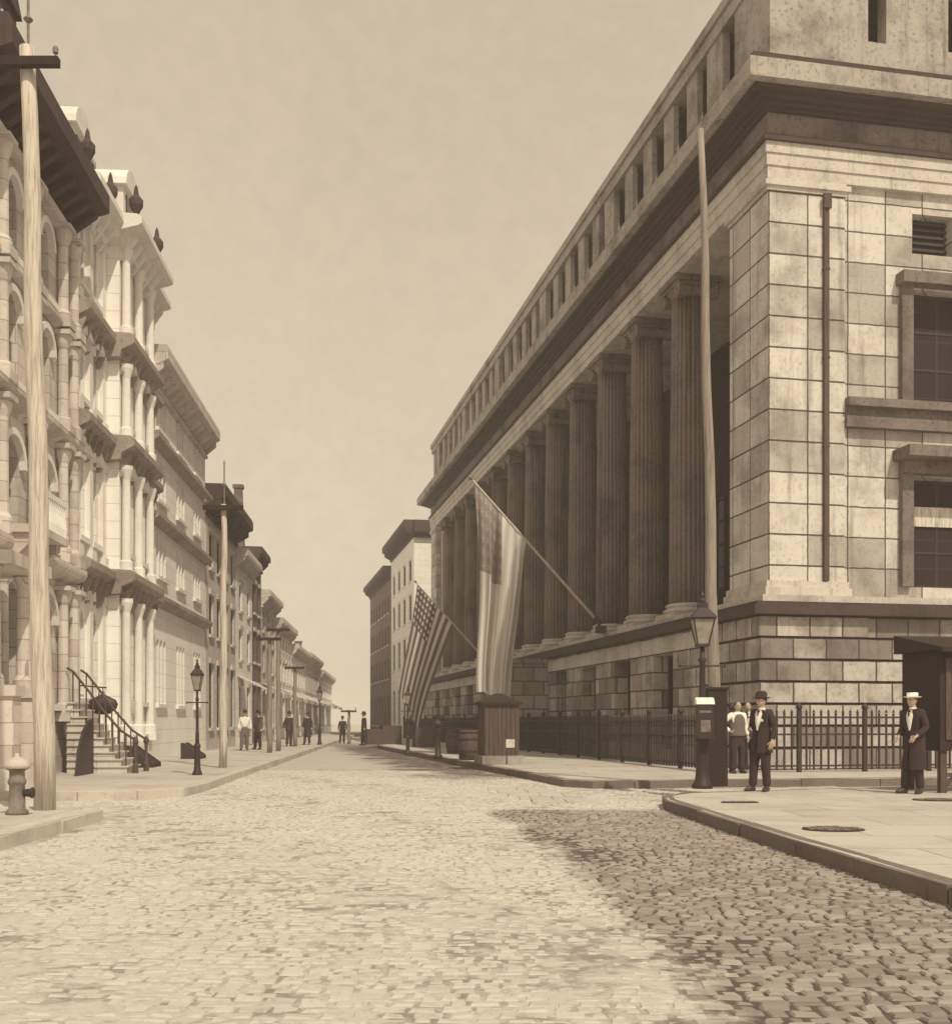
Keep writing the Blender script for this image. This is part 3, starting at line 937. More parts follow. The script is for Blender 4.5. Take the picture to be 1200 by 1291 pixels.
for c in (c1[0] + 0.95, c1[1] + 1.15, c1[2] + 1.1, 7.05):
    for z0, z1 in ((1.5, 4.5), (5.4, 8.0), (8.6, 10.8), (11.2, 13.4)):
        g.mark(); g.lathe([(0.2, z0), (0.2, z0 + 0.15), (0.13, z0 + 0.25), (0.12, z1 - 0.35), (0.18, z1 - 0.2), (0.22, z1)], (c, 0.16), 12)
        g.box(c - 0.26, c + 0.26, 0.001, 0.4, z1, z1 + 0.12)
        g.box(c - 0.26, c + 0.26, 0.001, 0.4, z0 - 0.22, z0)
g.build_each('colonnette', M['brownstone'], B1)
g = MB(FL)
for h in holes:
    if h[4]:
        g.mark(); arch_hood(g, h[0], h[1], h[3], 0.14)
        g.mark(); g.box(h[0] - 0.15, h[1] + 0.15, 0.001, 0.2, h[2] - 0.16, h[2] - 0.01)
g.build_each('arch_moulding', M['marble_trim'], B1)
g = MB(FL)
g.mark(); g.prism([(0.002, 4.75), (0.35, 4.9), (0.42, 5.0), (0.42, 5.15), (0.002, 5.22)], 0.0, W1)
g.mark(); g.prism([(0.002, 8.1), (0.3, 8.25), (0.36, 8.3), (0.36, 8.42), (0.002, 8.5)], 0.0, W1)
g.mark(); g.prism([(0.002, 10.9), (0.2, 11.0), (0.24, 11.05), (0.24, 11.15), (0.002, 11.2)], 0.0, W1)
g.mark(); g.prism([(0.002, 13.5), (0.2, 13.55), (0.2, 13.75), (0.002, 13.8)], 0.0, W1)
g.build_each('string_course', M['brownstone'], B1)
g = MB(FL)
g.prism([(0.003, 14.2), (0.8, 14.35), (0.98, 14.42), (0.98, 14.85), (0.9, 15.0), (-0.6, 15.05), (-0.6, 14.302), (0.003, 14.302)], 0.0, W1)
for i in range(12):
    a = 0.05 + i * (W1 - 0.32) / 11
    g.prism([(0.004, 13.82), (0.18, 13.86), (0.7, 14.25), (0.7, 14.36), (0.004, 14.3)], a, a + 0.22)
g.build('cornice', M['dark_cornice'], B1)
# mansard and dormer
g = MB(FL); g.prism([(-0.1, 15.06), (-1.2, 17.4), (-12, 17.5), (-12, 15.06)], 0.0, W1 - 2.6); g.build('roof', M['dark_cornice'], B1)
g = MB(FL); g.box(2.2, 3.5, -1.4, -0.1, 15.06, 17.0); g.poly([(2.1, 17.0), (3.6, 17.0), (2.85, 17.8)], -1.5, 0.0); d = g.build('dormer', M['dark_cornice'], B1)
g = MB(FL); g.box(2.5, 3.2, -0.099, -0.06, 15.4, 16.6); g.build('window', M['frame_pale'], d)
# balcony at first floor
g = MB(FL)
g.box(1.7, 3.8, 0.002, 0.95, 5.23, 5.4)
for a in (1.8, 3.5): g.prism([(0.003, 4.4), (0.2, 4.5), (0.8, 5.1), (0.8, 5.228), (0.003, 5.228)], a, a + 0.2)
b_ = g.build('balcony', M['brownstone'], B1)
g = MB(FL)
g.box(1.72, 3.78, 0.82, 0.93, 6.1, 6.22)
for i in range(14): g.lathe([(0.05, 5.4), (0.07, 5.6), (0.035, 5.85), (0.05, 6.1)], (1.8 + i * 0.147, 0.875), 8)
g.build('balustrade', M['marble_trim'], b_)
# porch posts, steps to the basement
g = MB(FL)
for a in (-0.7, 1.05):
    g.mark(); g.box(a - 0.22, a + 0.22, 0.5, 1.3, 0.0, 1.75); g.box(a - 0.28, a + 0.28, 0.45, 1.36, 1.75, 1.95)
    g.lathe([(0.2, 1.95), (0.2, 2.1), (0.15, 2.2), (0.13, 4.0), (0.2, 4.2)], (a, 0.85), 14)
g.build_each('porch_post', M['brownstone'], B1)
g = MB(FL); g.box(-1.0, 1.4, 0.002, 1.3, 4.21, 4.45)
g.build('porch_roof', M['brownstone'], B1)

# B2: ornate three part front with projecting centre
B2 = empty('ornate_building', root_left(28.95), AL)
tag(B2, 'ornate pale building with a projecting centre bay, dark cornices at every floor and mansard roof', 'building')
W2 = 9.1
ca0, ca1, CO = 3.0, 6.4, 0.5
levels = [5.4, 9.2, 12.1, 15.4]
fl = [(1.9, 4.3), (6.2, 8.3), (9.9, 11.4), (12.9, 14.6)]
hs_w = []
for z0, z1 in fl:
    for c in (0.8, 2.1, 7.2, 8.4): hs_w.append((c - 0.36, c + 0.36, z0, z1, z0 < 3))
hs_c = []
for z0, z1 in fl:
    for c in (3.8, 5.6): hs_c.append((c - 0.42, c + 0.42, z0, z1, z0 > 6 and z0 < 9))
g = MB(FL)
g.facade(0, W2, 0, 15.6, 0, hs_w, 0.16)
g.facade(ca0, ca1, 0, 15.6, CO, hs_c, 0.2)
g.box(ca0, ca0 + 0.002, 0.001, CO, 0, 15.6); g.box(ca1 - 0.002, ca1, 0.001, CO, 0, 15.6)
for quad in ([(0, 0, 0), (0, -14, 0), (0, -14, 15.6), (0, 0, 15.6)], [(W2, 0, 0), (W2, -14, 0), (W2, -14, 15.6), (W2, 0, 15.6)], [(0, 0, 15.6), (W2, 0, 15.6), (W2, -14, 15.6), (0, -14, 15.6)]):
    g.add(quad, [(0, 1, 2, 3)])
g.build('wall', M['marble'], B2)
for h in hs_w: window(B2, FL, h[0], h[1], h[2], h[3], -0.19, frame='frame', bars=(0, 1), fw=0.06)
for h in hs_c: window(B2, FL, h[0], h[1], h[2], h[3], CO - 0.23, frame='frame', bars=(0, 1), fw=0.06)
for li, z in enumerate(levels):
    big = li == 3
    ov = 0.5 if not big else 0.75
    g = MB(FL)
    prof = lambda b, q=0: [(b + 0.003 - q, z - 0.55), (b + 0.1, z - 0.5), (b + 0.14, z - 0.3), (b + ov * 0.85, z - 0.16), (b + ov, z - 0.1), (b + ov, z + 0.08), (b + ov * 0.8, z + 0.16), (b + 0.003 - q, z + 0.2)]
    g.prism(prof(0), 0.0, ca0 - 0.003)
    g.prism(prof(CO, CO - 0.05), ca0 - ov * 0.7, ca1 + ov * 0.7)
    g.prism(prof(0), ca1 + 0.003, W2)
    for i in range(16):
        a = 0.1 + i * (W2 - 0.4) / 15
        b = CO if ca0 - 0.2 < a < ca1 else 0
        g.prism([(b + 0.004, z - 0.95), (b + 0.12, z - 0.9), (b + ov * 0.7, z - 0.35), (b + ov * 0.7, z - 0.18), (b + 0.004, z - 0.2)], a, a + 0.1)
    g.build('cornice', M['brown_cornice'] if not big else M['marble_trim'], B2)
# paired pilasters and columns
g = MB(FL)
for z0, z1 in ((0.9, 4.8), (5.6, 8.6), (9.4, 11.5), (12.3, 14.8)):
    for c in (0.2, 1.45, 2.8, 6.65, 7.8, 8.9):
        g.mark(); g.box(c - 0.16, c + 0.16, 0.001, 0.14, z0, z1); g.box(c - 0.22, c + 0.22, 0.001, 0.2, z1 - 0.25, z1)
        g.box(c - 0.22, c + 0.22, 0.001, 0.22, z0, z0 + 0.3)
    for c in (3.15, 4.7, 6.25):
        for q in (-0.0,):
            g.mark(); g.lathe([(0.19, z0), (0.19, z0 + 0.25), (0.13, z0 + 0.3), (0.11, z1 - 0.4), (0.19, z1 - 0.12), (0.19, z1)], (c + q, CO + 0.16), 14)
            g.box(c - 0.25, c + 0.25, CO + 0.001, CO + 0.4, z0 - 0.2, z0 - 0.001)
g.build_each('pilaster', M['marble_trim'], B2)
g = MB(FL)
for hs, b in ((hs_w, 0), (hs_c, CO)):
    for h in hs:
        g.mark()
        if 6 < h[2] < 13:
            xc = (h[0] + h[1]) / 2; w = (h[1] - h[0]) / 2 + 0.22
            g.poly([(xc - w, h[3] + 0.08), (xc + w, h[3] + 0.08), (xc, h[3] + 0.42)], b + 0.001, b + 0.24)
        g.mark(); g.box(h[0] - 0.14, h[1] + 0.14, b + 0.001, b + 0.16, h[2] - 0.16, h[2] - 0.01)
g.build_each('pediment', M['marble_trim'], B2)
# mansard roof, dormers, crest and urns
g = MB(FL); g.prism([(-0.25, 15.61), (-1.5, 17.6), (-12, 17.7), (-12, 15.61)], 0.0, W2)
g.prism([(0.2, 15.61), (-1.0, 18.4), (-5, 18.4), (-5, 15.61)], ca0, ca1); rf = g.build('roof', M['slate'], B2)
for c in (1.3, 4.7, 7.9):
    b = 0.35 if c == 4.7 else -0.15
    g = MB(FL)
    g.box(c - 0.6, c + 0.6, b - 1.6, b, 15.62, 17.1)
    g.poly([(c - 0.75, 17.1)] + [(c + 0.75 * math.cos(R(180 - 18 * k)), 17.1 + 0.65 * math.sin(R(18 * k))) for k in range(1, 10)] + [(c + 0.75, 17.1)], b - 1.5, b + 0.12)
    d = g.build('dormer', M['marble_trim'], B2)
    g = MB(FL); g.box(c - 0.32, c + 0.32, b + 0.001, b + 0.03, 15.85, 16.95); g.build('window', M['glass'], d)
g = MB(FL)
for c in (0.25, 2.6, 3.3, 6.1, 6.8, 8.85):
    b = 0.9 if 3 < c < 6.5 else 0.35
    g.mark(); g.lathe([(0.16, 15.58), (0.16, 15.8), (0.07, 15.9), (0.2, 16.15), (0.2, 16.3), (0.08, 16.45), (0.05, 16.65), (0.01, 16.75)], (c, b), 12)
g.build_each('urn', M['dark_cornice'], B2)
g = MB(FL)
for i in range(22):
    a = ca0 + 0.1 + i * 0.155
    g.taper(a, -1.05, 18.4, 18.85, 0.025, 0.02, 0.006, 0.006)
g.box(ca0, ca1, -1.08, -1.03, 18.5, 18.56)
g.build('roof_crest', M['iron'], B2)
# chimney
g = MB(FL); g.box(0.1, 0.9, -3.2, -2.2, 16.5, 19.1); g.box(0.0, 1.0, -3.3, -2.1, 19.1, 19.35); g.build('chimney', M['brownstone'], B2)
# high stoop with curved iron railing, at the far end of the arcaded building
SA = 5.95
g = MB(FL)
ns = 10
for i in range(ns):
    o1 = 1.75 - i * 0.145
    g.box(SA, SA + 1.25, 0.30, o1, i * 0.175, (i + 1) * 0.175 - 0.03)
    g.box(SA - 0.04, SA + 1.29, 0.30, o1 + 0.05, (i + 1) * 0.175 - 0.03, (i + 1) * 0.175 + 0.004)
st = g.build('stoop', M['brownstone'], B1)
for a in (SA + 0.03, SA + 1.22):
    g = MB(FL)
    pts = [(a, 1.98, 0.82), (a, 1.85, 0.88), (a, 1.6, 1.05), (a, 1.2, 1.5), (a, 0.8, 2.05), (a, 0.45, 2.5), (a, 0.3, 2.6)]
    g.tube(pts, 0.03, 8)
    for i in range(9):
        oo = 1.72 - i * 0.16
        zb = max(0, (1.75 - oo) / 0.145) * 0.175
        zt = 0.95 + (1.72 - oo) * 1.2
        g.tube([(a, oo, zb), (a, oo, min(zt, 2.55))], 0.018, 6)
    g.lathe([(0.07, 0), (0.07, 0.2), (0.04, 0.25), (0.04, 0.7), (0.07, 0.75), (0.07, 0.82), (0.02, 0.9)], (a, 1.95), 10)
    g.build('railing', M['wood_mid'], st)
g = MB(FL); g.poly([(SA - 1.5, 0), (SA - 0.05, 0), (SA - 0.05, 1.35), (SA - 0.4, 1.3), (SA - 0.9, 1.05), (SA - 1.3, 0.6)], 0.9, 0.96)
g.build('understair_shade', M['iron'], B1)  # flat dark sheet shaped as the shade under the stair

# B3: plain front with grouped arched windows
B3 = empty('loft_building', root_left(38.05), AL)
generic('loft_building', 'pale building with narrow arched windows grouped in threes, next past the ornate front', B3, FL, 11.2, 14.0, 14,
        [(1.9, 4.2), (6.4, 7.9), (9.1, 10.6), (11.6, 12.9)], [2.0, 5.6, 9.2], M['marble'], M['marble_trim'], 0.44, (0.65, 0.7), arch=True, frame='frame', trip=True, cornice_mat=M['brownstone'])
g = MB(FL)
for z in (5.5, 8.3, 11.0):
    g.mark(); g.prism([(0.002, z - 0.2), (0.3, z - 0.05), (0.34, z), (0.34, z + 0.14), (0.002, z + 0.2)], 0.0, 11.2)
g.build_each('string_course', M['brown_cornice'], B3)
B4 = empty('narrow_building', root_left(49.45), AL)
generic('narrow_building', 'narrow building with dark paired windows and a low dark cornice behind the second telegraph pole', B4, FL, 9.2, 11.7, 14,
        [(1.0, 3.9), (5.2, 7.0), (8.2, 9.8)], [1.4, 3.6, 5.8, 8.0], M['mid_brick'], M['brownstone'], 1.15, (0.9, 0.8), cornice_mat=M['dark_cornice'])
specs = [
    ('shop_building', 'three storey pale brick shop building far down the left side', 58.75, 6.5, 10.3, 'marble', 'brownstone', [(0.9, 3.2), (4.6, 6.2), (7.2, 8.6)]),
    ('dark_tall_building', 'dark brick building with a tall chimney among the pale fronts far down the left side', 65.35, 4.2, 11.4, 'dark_brick', 'dark_cornice', [(0.9, 3.4), (4.8, 6.6), (7.7, 9.4)]),
    ('shop_building', 'pale stone building just past the dark brick one on the far left side', 69.65, 7.8, 9.4, 'brownstone', 'brownstone', [(0.9, 3.2), (4.5, 6.1), (7.0, 8.3)]),
    ('shop_building', 'low pale three storey building in the left distance', 77.6, 11.5, 8.4, 'marble', 'brownstone', [(0.9, 3.0), (4.2, 5.7), (6.5, 7.7)]),
    ('shop_building', 'low marble fronted building in the hazy left distance', 89.3, 14.0, 7.4, 'marble', 'brownstone', [(0.9, 3.0), (4.2, 5.7)]),
    ('shop_building', 'low brick building last but one in the hazy left distance', 103.5, 17.0, 7.6, 'mid_brick', 'brownstone', [(0.9, 3.0), (4.2, 5.9)]),
    ('shop_building', 'last low pale building where the left side fades out', 121, 24.0, 6.8, 'marble', 'brownstone', [(0.9, 3.0), (4.0, 5.4)]),
]
for nm, lab, Y, W, H, wm, cm, fls in specs:
    r = empty(nm, root_left(Y), AL)
    nb = max(2, int(W / 2.3))
    generic(nm, lab, r, FL, W, H, 12, fls, [W * (i + 0.5) / nb for i in range(nb)], M[wm], M['brownstone'], 1.05, (0.6, 0.5), cornice_mat=M[cm])
    if nm != 'dark_tall_building':
        for q in range(1 + int(W > 9)):
            a0 = 0.5 + q * W * 0.5
            g = MB(FL); g.prism([(0.01, 3.75), (1.5, 3.0), (1.5, 2.75), (1.46, 2.75), (1.46, 2.98), (0.01, 3.68)], a0, a0 + W * 0.36)
            g.build('awning', M['frame_pale'] if (q + int(Y)) % 2 else M['blind'], r)  # far awnings kept pale, the bleaching of distance put into their colour
        for q in range(2):
            a0 = 0.6 + q * (W - 2.0)
            g = MB(FL); g.box(a0, a0 + 0.7, -2.4, -1.7, H + 0.001, H + 1.1 + 0.5 * ((int(Y) + q) % 3)); g.box(a0 - 0.08, a0 + 0.78, -2.48, -1.62, H + 1.1 + 0.5 * ((int(Y) + q) % 3), H + 1.25 + 0.5 * ((int(Y) + q) % 3))
            g.build('chimney', M['dark_brick'], r)
    if nm == 'dark_tall_building':
        g = MB(FL); g.taper(0.7, -0.9, 11.5, 15.0, 0.35, 0.35, 0.22, 0.22); g.box(0.4, 1.0, -1.2, -0.6, 15.0, 15.2); g.build('chimney', M['dark_brick'], r)

# cellar hatches against the left fronts
def hatch(x, y, w, h, lab):
    P = at_ground(x, y)
    t = empty('cellar_hatch', P, AL)
    tag(t, lab, 'cellar hatch')
    g = MB(FL); g.mark(); g.prism([(0, 0), (h * 1.25, 0), (h * 1.25, 0.12), (0.1, h), (0, h)], 0, 0.12); g.mark(); g.prism([(0, 0), (h * 1.25, 0), (h * 1.25, 0.12), (0.1, h), (0, h)], w - 0.12, w)
    g.build_each('cheek', M['iron'], t)
    g = MB(FL); g.prism([(0.03, h - 0.04), (0.1, h - 0.03), (h * 1.22, 0.1), (h * 1.22, 0.02), (0.03, 0.02)], 0.121, w - 0.121); g.build('door', M['wood_dark'], t)
hatch(157, 968, 1.1, 0.62, 'dark sloping cellar hatch against the ornate pale building, nearer of two')
hatch(228, 957, 1.0, 0.55, 'small dark sloping cellar hatch near the left lamp post, farther of two')

# hanging oval sign
P = (at_ground(130, 968)[0], at_ground(130, 968)[1])
t = empty('hanging_sign', ((130 - 600) / F * 29.95, 29.95, 1.72), AL)
tag(t, 'dark turnip shaped sign hanging over the pavement beside the stoop', 'sign')
g = MB(); g.smooth = True
g.lathe([(0.01, -0.26), (0.2, -0.23), (0.36, -0.1), (0.40, 0.02), (0.34, 0.14), (0.18, 0.22), (0.06, 0.28), (0.03, 0.36)], n=24)
g.v = [(v[0] * 0.35, v[1], v[2]) for v in g.v]
g.build('board', M['iron'], t)
g = MB(); g.tube([(0, 0, 0.34), (0, 0, 0.46)], 0.012, 6); g.tube([(0, -0.1, 0.46), (0, 0.62, 0.52)], 0.022, 6); g.build('bracket', M['iron'], t)

# ---------------------------------------------------------------- telegraph poles
def pole(foot, top, r0, r1, lab, arms, base=None, mat='wood_pale', spike=0.0):
    t = empty('telegraph_pole', foot)
    tag(t, lab, 'telegraph pole')
    d = Vector(top) - Vector(foot)
    n = 10
    pts = [d * (i / n) for i in range(n + 1)]
    pts = [Vector((q.x + 0.02 * math.sin(i * 1.7), q.y, q.z)) for i, q in enumerate(pts)]
    g = MB(); g.smooth = True
    g.tube(pts, [r0 + (r1 - r0) * i / n for i in range(n + 1)], 14)
    g.build('shaft', M[mat], t)
    for (frac, half) in arms:
        q = d * frac
        g = MB()
        g.box(q.x - half, q.x + half, q.y - r1 - 0.12, q.y - r1 - 0.005, q.z - 0.06, q.z + 0.06)
        ca = g.build('crossarm', M['wood_dark'], t)
        g = MB()
        k = max(2, int(half * 4))
        for i in range(k):
            xx = q.x - half * 0.9 + half * 1.8 * i / (k - 1)
            g.lathe([(0.012, q.z + 0.06), (0.012, q.z + 0.12), (0.04, q.z + 0.13), (0.045, q.z + 0.19), (0.02, q.z + 0.23)], (xx, q.y - r1 - 0.06), 8)
        g.build('insulator', M['iron_pale'], ca)
    if base:
        w, h = base
        g = MB()
        g.taper(0, 0, 0.0, h, w * 1.06, w * 1.06, w, w)
        g.box(-w - 0.02, w + 0.02, -w - 0.02, w + 0.02, h, h + 0.05)
        g.build('base_casing', M['wood_dark'], t)
    if spike:
        g = MB(); g.tube([d, d + Vector((0, 0, spike))], 0.02, 6)
        g.lathe([(0.03, d.z + spike * 0.4), (0.07, d.z + spike * 0.45), (0.03, d.z + spike * 0.5)], (d.x, d.y), 8)
        g.build('rod', M['iron_pale'], t)
    return t
f = at_ground(57, 1021)
pole(f, ((36 - 600) / F * f[1], f[1], (910 - 60) / F * f[1] + EYE), 0.155, 0.105, 'pale telegraph pole with a dark crossarm, standing by the hydrant at the left edge', [(0.972, 0.5)], mat='wood_pale', spike=0.9)
f = at_ground(903, 991)
pole((f[0], f[1] + 0.05, 0), ((884 - 600) / F * f[1], f[1], (910 - 163) / F * f[1] + EYE), 0.135, 0.06, 'tall thin telegraph pole boxed in dark boards at its foot, by the right lamp', [], base=(0.18, 1.9), mat='wood_grey')
f = at_ground(281, 968)
pole(f, ((283 - 600) / F * f[1], f[1], (910 - 636) / F * f[1] + EYE), 0.11, 0.075, 'slim telegraph pole with a dark crossarm, behind the left lamp post', [(0.985, 0.55)], mat='wood_pale', spike=1.2)
for x, y, yt, lab in [(340, 949, 800, 'thin dark telegraph pole, nearer of a pair in the left distance'), (351, 947, 788, 'thin dark telegraph pole, farther of a pair in the left distance'), (372, 941, 838, 'tiny telegraph pole before the hazy left fronts'), (440, 938, 895, 'tiny lone pole standing near the end of the street')]:
    f = at_ground(x, y, -0.17 if x == 440 else 0)
    f = (f[0], f[1], -0.17 if x == 440 else 0)
    pole(f, (f[0], f[1], (910 - yt) / F * f[1] + EYE), 0.11, 0.08, lab, [(0.96, 0.5)], mat='wood_grey')  # lighter wood on far poles, distance haze put into the colour

# ---------------------------------------------------------------- street lamps
def lamp(foot, lab, h=3.3, mat='iron', ladder=True):
    t = empty('street_lamp', foot)
    tag(t, lab, 'street lamp', 'gas lamps along the kerbs')
    g = MB(); g.smooth = True
    g.lathe([(0.2, 0), (0.2, 0.06), (0.15, 0.14), (0.125, 0.3), (0.115, 0.85), (0.14, 0.9), (0.14, 0.96), (0.09, 1.02)], n=12)
    g.build('base', M[mat], t)
    g = MB(); g.smooth = True
    hs = h - 0.75
    g.lathe([(0.085, 0.98), (0.075, 1.3), (0.08, 1.32), (0.065, 1.38), (0.055, hs - 0.3), (0.085, hs - 0.26), (0.05, hs - 0.2), (0.04, hs)], n=12)
    g.build('post', M[mat], t)
    g = MB(); g.tube([(-0.42, 0, hs - 0.36), (0.42, 0, hs - 0.36)], 0.022, 6)
    for sx in (-1, 1): g.lathe([(0.01, hs - 0.4), (0.035, hs - 0.36), (0.01, hs - 0.32)], (sx * 0.42, 0), 8)
    g.build('ladder_bar', M[mat], t)
    g = MB()
    # tapered lantern: bars, top frame, roof, finial
    for sx in (-1, 1):
        for sy in (-1, 1):
            g.tube([(sx * 0.105, sy * 0.105, hs + 0.05), (sx * 0.2, sy * 0.2, hs + 0.52)], 0.014, 6)
    g.box(-0.12, 0.12, -0.12, 0.12, hs, hs + 0.05)
    for s in (-1, 1):
        g.box(-0.225, 0.225, s * 0.2 - 0.02, s * 0.2 + 0.02, hs + 0.51, hs + 0.55)
        g.box(s * 0.2 - 0.02, s * 0.2 + 0.02, -0.178, 0.178, hs + 0.512, hs + 0.548)
    g.taper(0, 0, hs + 0.55, hs + 0.75, 0.24, 0.24, 0.08, 0.08)
    g.box(-0.09, 0.09, -0.09, 0.09, hs + 0.75, hs + 0.83)
    g.lathe([(0.06, hs + 0.83), (0.07, hs + 0.88), (0.03, hs + 0.93), (0.045, hs + 0.98), (0.005, hs + 1.06)], n=10)
    ln = g.build('lantern', M[mat], t)
    g = MB(); g.taper(0, 0, hs + 0.051, hs + 0.509, 0.1, 0.1, 0.19, 0.19); g.build('glass', M['lantern_glass'], ln)
    return t
fl_ = at_ground(885, 994)
LAMP = lamp((fl_[0], fl_[1], 0), 'street lamp with a letter box on its shaft, at the right street corner', 3.45)
for x, y, lab, sc in [(249, 977, 'thin street lamp before the pale left fronts, nearest the stoop', 0.74), (514, 951, 'small dark street lamp in front of the striped flag in the right distance', 0.72), (403, 939, 'tiny street lamp near the end of the street', 0.9)]:
    f = at_ground(x, y)
    c = copy_tree(LAMP); c.location = f; c.scale = (sc * 0.8, sc * 0.8, sc); c['label'] = lab

# letter box hung on the right lamp post
t = empty('letter_box', (fl_[0] - 0.0, fl_[1] - 0.16, 0.98))
tag(t, 'dark letter box with a pale rounded lid hung on the right lamp post', 'letter box')
g = MB(); g.box(-0.15, 0.15, -0.15, 0.06, 0, 0.62); g.box(-0.17, 0.17, -0.17, 0.065, -0.03, 0.0); g.build('box', M['iron'], t)
g = MB(); g.prism([(-0.17, 0.62), (0.062, 0.62), (0.062, 0.72), (-0.02, 0.75), (-0.12, 0.71)], -0.17, 0.17); g.build('lid', M['cloth_white'], t)
g = MB(); g.box(-0.11, 0.11, -0.158, -0.151, 0.46, 0.5); g.box(-0.09, 0.09, -0.156, -0.151, 0.1, 0.32); g.build('slot', M['iron_pale'], t)

# ---------------------------------------------------------------- hydrant
f = at_ground(22, 1027)
t = empty('hydrant', f)
tag(t, 'iron fire hydrant with a pale domed cap on the left kerb beside the near pole', 'hydrant')
g = MB(); g.smooth = True
g.lathe([(0.15, 0), (0.15, 0.05), (0.11, 0.08), (0.10, 0.4), (0.12, 0.43), (0.12, 0.47), (0.1, 0.5), (0.1, 0.6), (0.16, 0.63)], n=16)
g.build('barrel', M['iron_pale'], t)
g = MB(); g.smooth = True
g.lathe([(0.17, 0.63), (0.175, 0.68), (0.14, 0.74), (0.06, 0.78), (0.03, 0.8), (0.03, 0.84)], n=16)
g.build('cap', M['frame_pale'], t)
g = MB(); g.tube([(0.08, 0, 0.3), (0.2, -0.02, 0.3)], [0.05, 0.06], 10); g.tube([(0.2, -0.02, 0.3), (0.23, -0.02, 0.3)], [0.075, 0.075], 8); g.build('nozzle', M['iron'], t)

# ---------------------------------------------------------------- kerbside kiosk, barrel, hitching post
f = at_ground(628, 963)
t = empty('sentry_box', f, AR - math.pi / 2)
tag(t, 'dark boarded sentry box on a stone plinth at the kerb under the large flag', 'kiosk')
g = MB(); g.box(-0.62, 0.62, -0.62, 0.62, 0, 0.26); g.build('plinth', M['rustic'], t)
g = MB()
for i in range(8):
    a = -0.52 + i * 0.13
    g.box(a + 0.006, a + 0.124, -0.53, -0.5, 0.26, 1.78); g.box(a + 0.006, a + 0.124, 0.5, 0.53, 0.26, 1.78)
    g.box(-0.53, -0.5, a + 0.006, a + 0.124, 0.26, 1.78); g.box(0.5, 0.53, a + 0.006, a + 0.124, 0.26, 1.78)
g.box(-0.5, 0.5, -0.5, 0.5, 0.26, 1.76)
g.build('boarding', M['wood_mid'], t)
g = MB(); g.taper(0, 0, 1.78, 1.86, 0.62, 0.62, 0.62, 0.62); g.taper(0, 0, 1.86, 2.12, 0.58, 0.58, 0.1, 0.1); g.build('roof', M['wood_dark'], t)
g = MB(); g.box(0.12, 0.38, -0.545, -0.531, 0.5, 0.75); g.build('notice', M['blind'], t)

def barrel(x, y, h, r, lab):
    f = at_ground(x, y)
    t = empty('barrel', f)
    tag(t, lab, 'barrel')
    g = MB(); g.smooth = True
    g.lathe([(r * 0.8, 0), (r * 0.92, h * 0.25), (r, h * 0.5), (r * 0.92, h * 0.75), (r * 0.8, h)], n=20)
    g.build('staves', M['wood_mid'], t)
    g = MB()
    for k, s in ((0.08, 0.86), (0.3, 0.965), (0.7, 0.965), (0.92, 0.86)):
        g.mark(); g.lathe([(r * s, h * k - 0.025), (r * s + 0.015, h * k - 0.025), (r * s + 0.015, h * k + 0.025), (r * s, h * k + 0.025)], n=20)
    g.build_each('hoop', M['iron'], t)
barrel(591, 958, 1.0, 0.38, 'dark wooden barrel at the kerb beside the sentry box')
barrel(573, 950, 0.95, 0.36, 'wooden barrel farther from the kerb, between the hitching post and the sentry box')
f = at_ground(552, 957)
t = empty('hitching_post', f); tag(t, 'dark iron hitching post with a round knob at the far right kerb', 'post')
g = MB(); g.smooth = True; g.lathe([(0.15, 0), (0.15, 0.12), (0.1, 0.18), (0.09, 0.95), (0.12, 1.0), (0.1, 1.04)], n=12); g.build('shaft', M['iron'], t)
g = MB(); g.smooth = True; g.lathe([(0.06, 1.02), (0.15, 1.1), (0.17, 1.2), (0.12, 1.3), (0.02, 1.36)], n=14); g.build('knob', M['iron'], t)

# crates stacked by the far railings
for i, (x, y, w, h, lab) in enumerate([(535, 942, 1.1, 0.9, 'dark wooden crate near the far end of the railings, left of the hitching post'), (492, 938, 2.0, 1.0, 'long dark crate at the foot of the distant brick building'), (473, 938.5, 1.3, 0.8, 'tall dark crate farthest down the right pavement')]):
    f = at_ground(x, y); t = empty('crate', f, AR); tag(t, lab, 'crate')
    g = MB(); g.box(-w / 2, w / 2, -0.5, 0.5, 0.05, h)
    g.build('box', M['wood_dark'], t)
    g = MB()
    for a in (-w / 2 - 0.03, w / 2 - 0.1): g.mark(); g.box(a, a + 0.13, -0.53, 0.53, 0, h + 0.03)
    g.mark(); g.box(-w / 2 - 0.03, w / 2 + 0.03, -0.52, 0.52, h + 0.031, h + 0.06)
    g.build_each('batten', M['wood_mid'], t)

# ---------------------------------------------------------------- street stall at the right edge
t = empty('street_stall', (9.15, 20.6, 0), R(8))
tag(t, 'tall dark wooden street stall on braced legs at the right edge of the pavement', 'stall')
g = MB(); g.box(-1.0, 1.5, -0.55, 0.75, 0.75, 2.55); g.build('cabinet', M['wood_dark'], t)
g = MB(); g.prism([(-0.85, 2.5), (-0.85, 2.58), (0.85, 2.9), (0.85, 2.551), (-0.55, 2.551)], -1.12, 1.62); g.build('roof', M['wood_dark'], t)
g = MB()
for i in range(6): g.box(-0.9 + i * 0.4, -0.56 + i * 0.4, -0.575, -0.551, 0.95, 2.4)
g.build('shutter', M['wood_mid'], t)
for a in (-0.9, 1.4):
    for o in (-0.45, 0.65):
        g = MB(); g.box(a - 0.06, a + 0.06, o - 0.06, o + 0.06, 0, 0.749); g.build('leg', M['wood_mid'], t)
g = MB(); g.mark(); g.tube([(-0.85, -0.45, 0.1), (-0.3, -0.45, 0.72)], 0.035, 6); g.mark(); g.tube([(1.35, -0.45, 0.1), (0.8, -0.45, 0.72)], 0.035, 6); g.mark(); g.box(-0.84, 1.34, -0.47, -0.43, 0.28, 0.36); g.build_each('brace', M['wood_mid'], t)

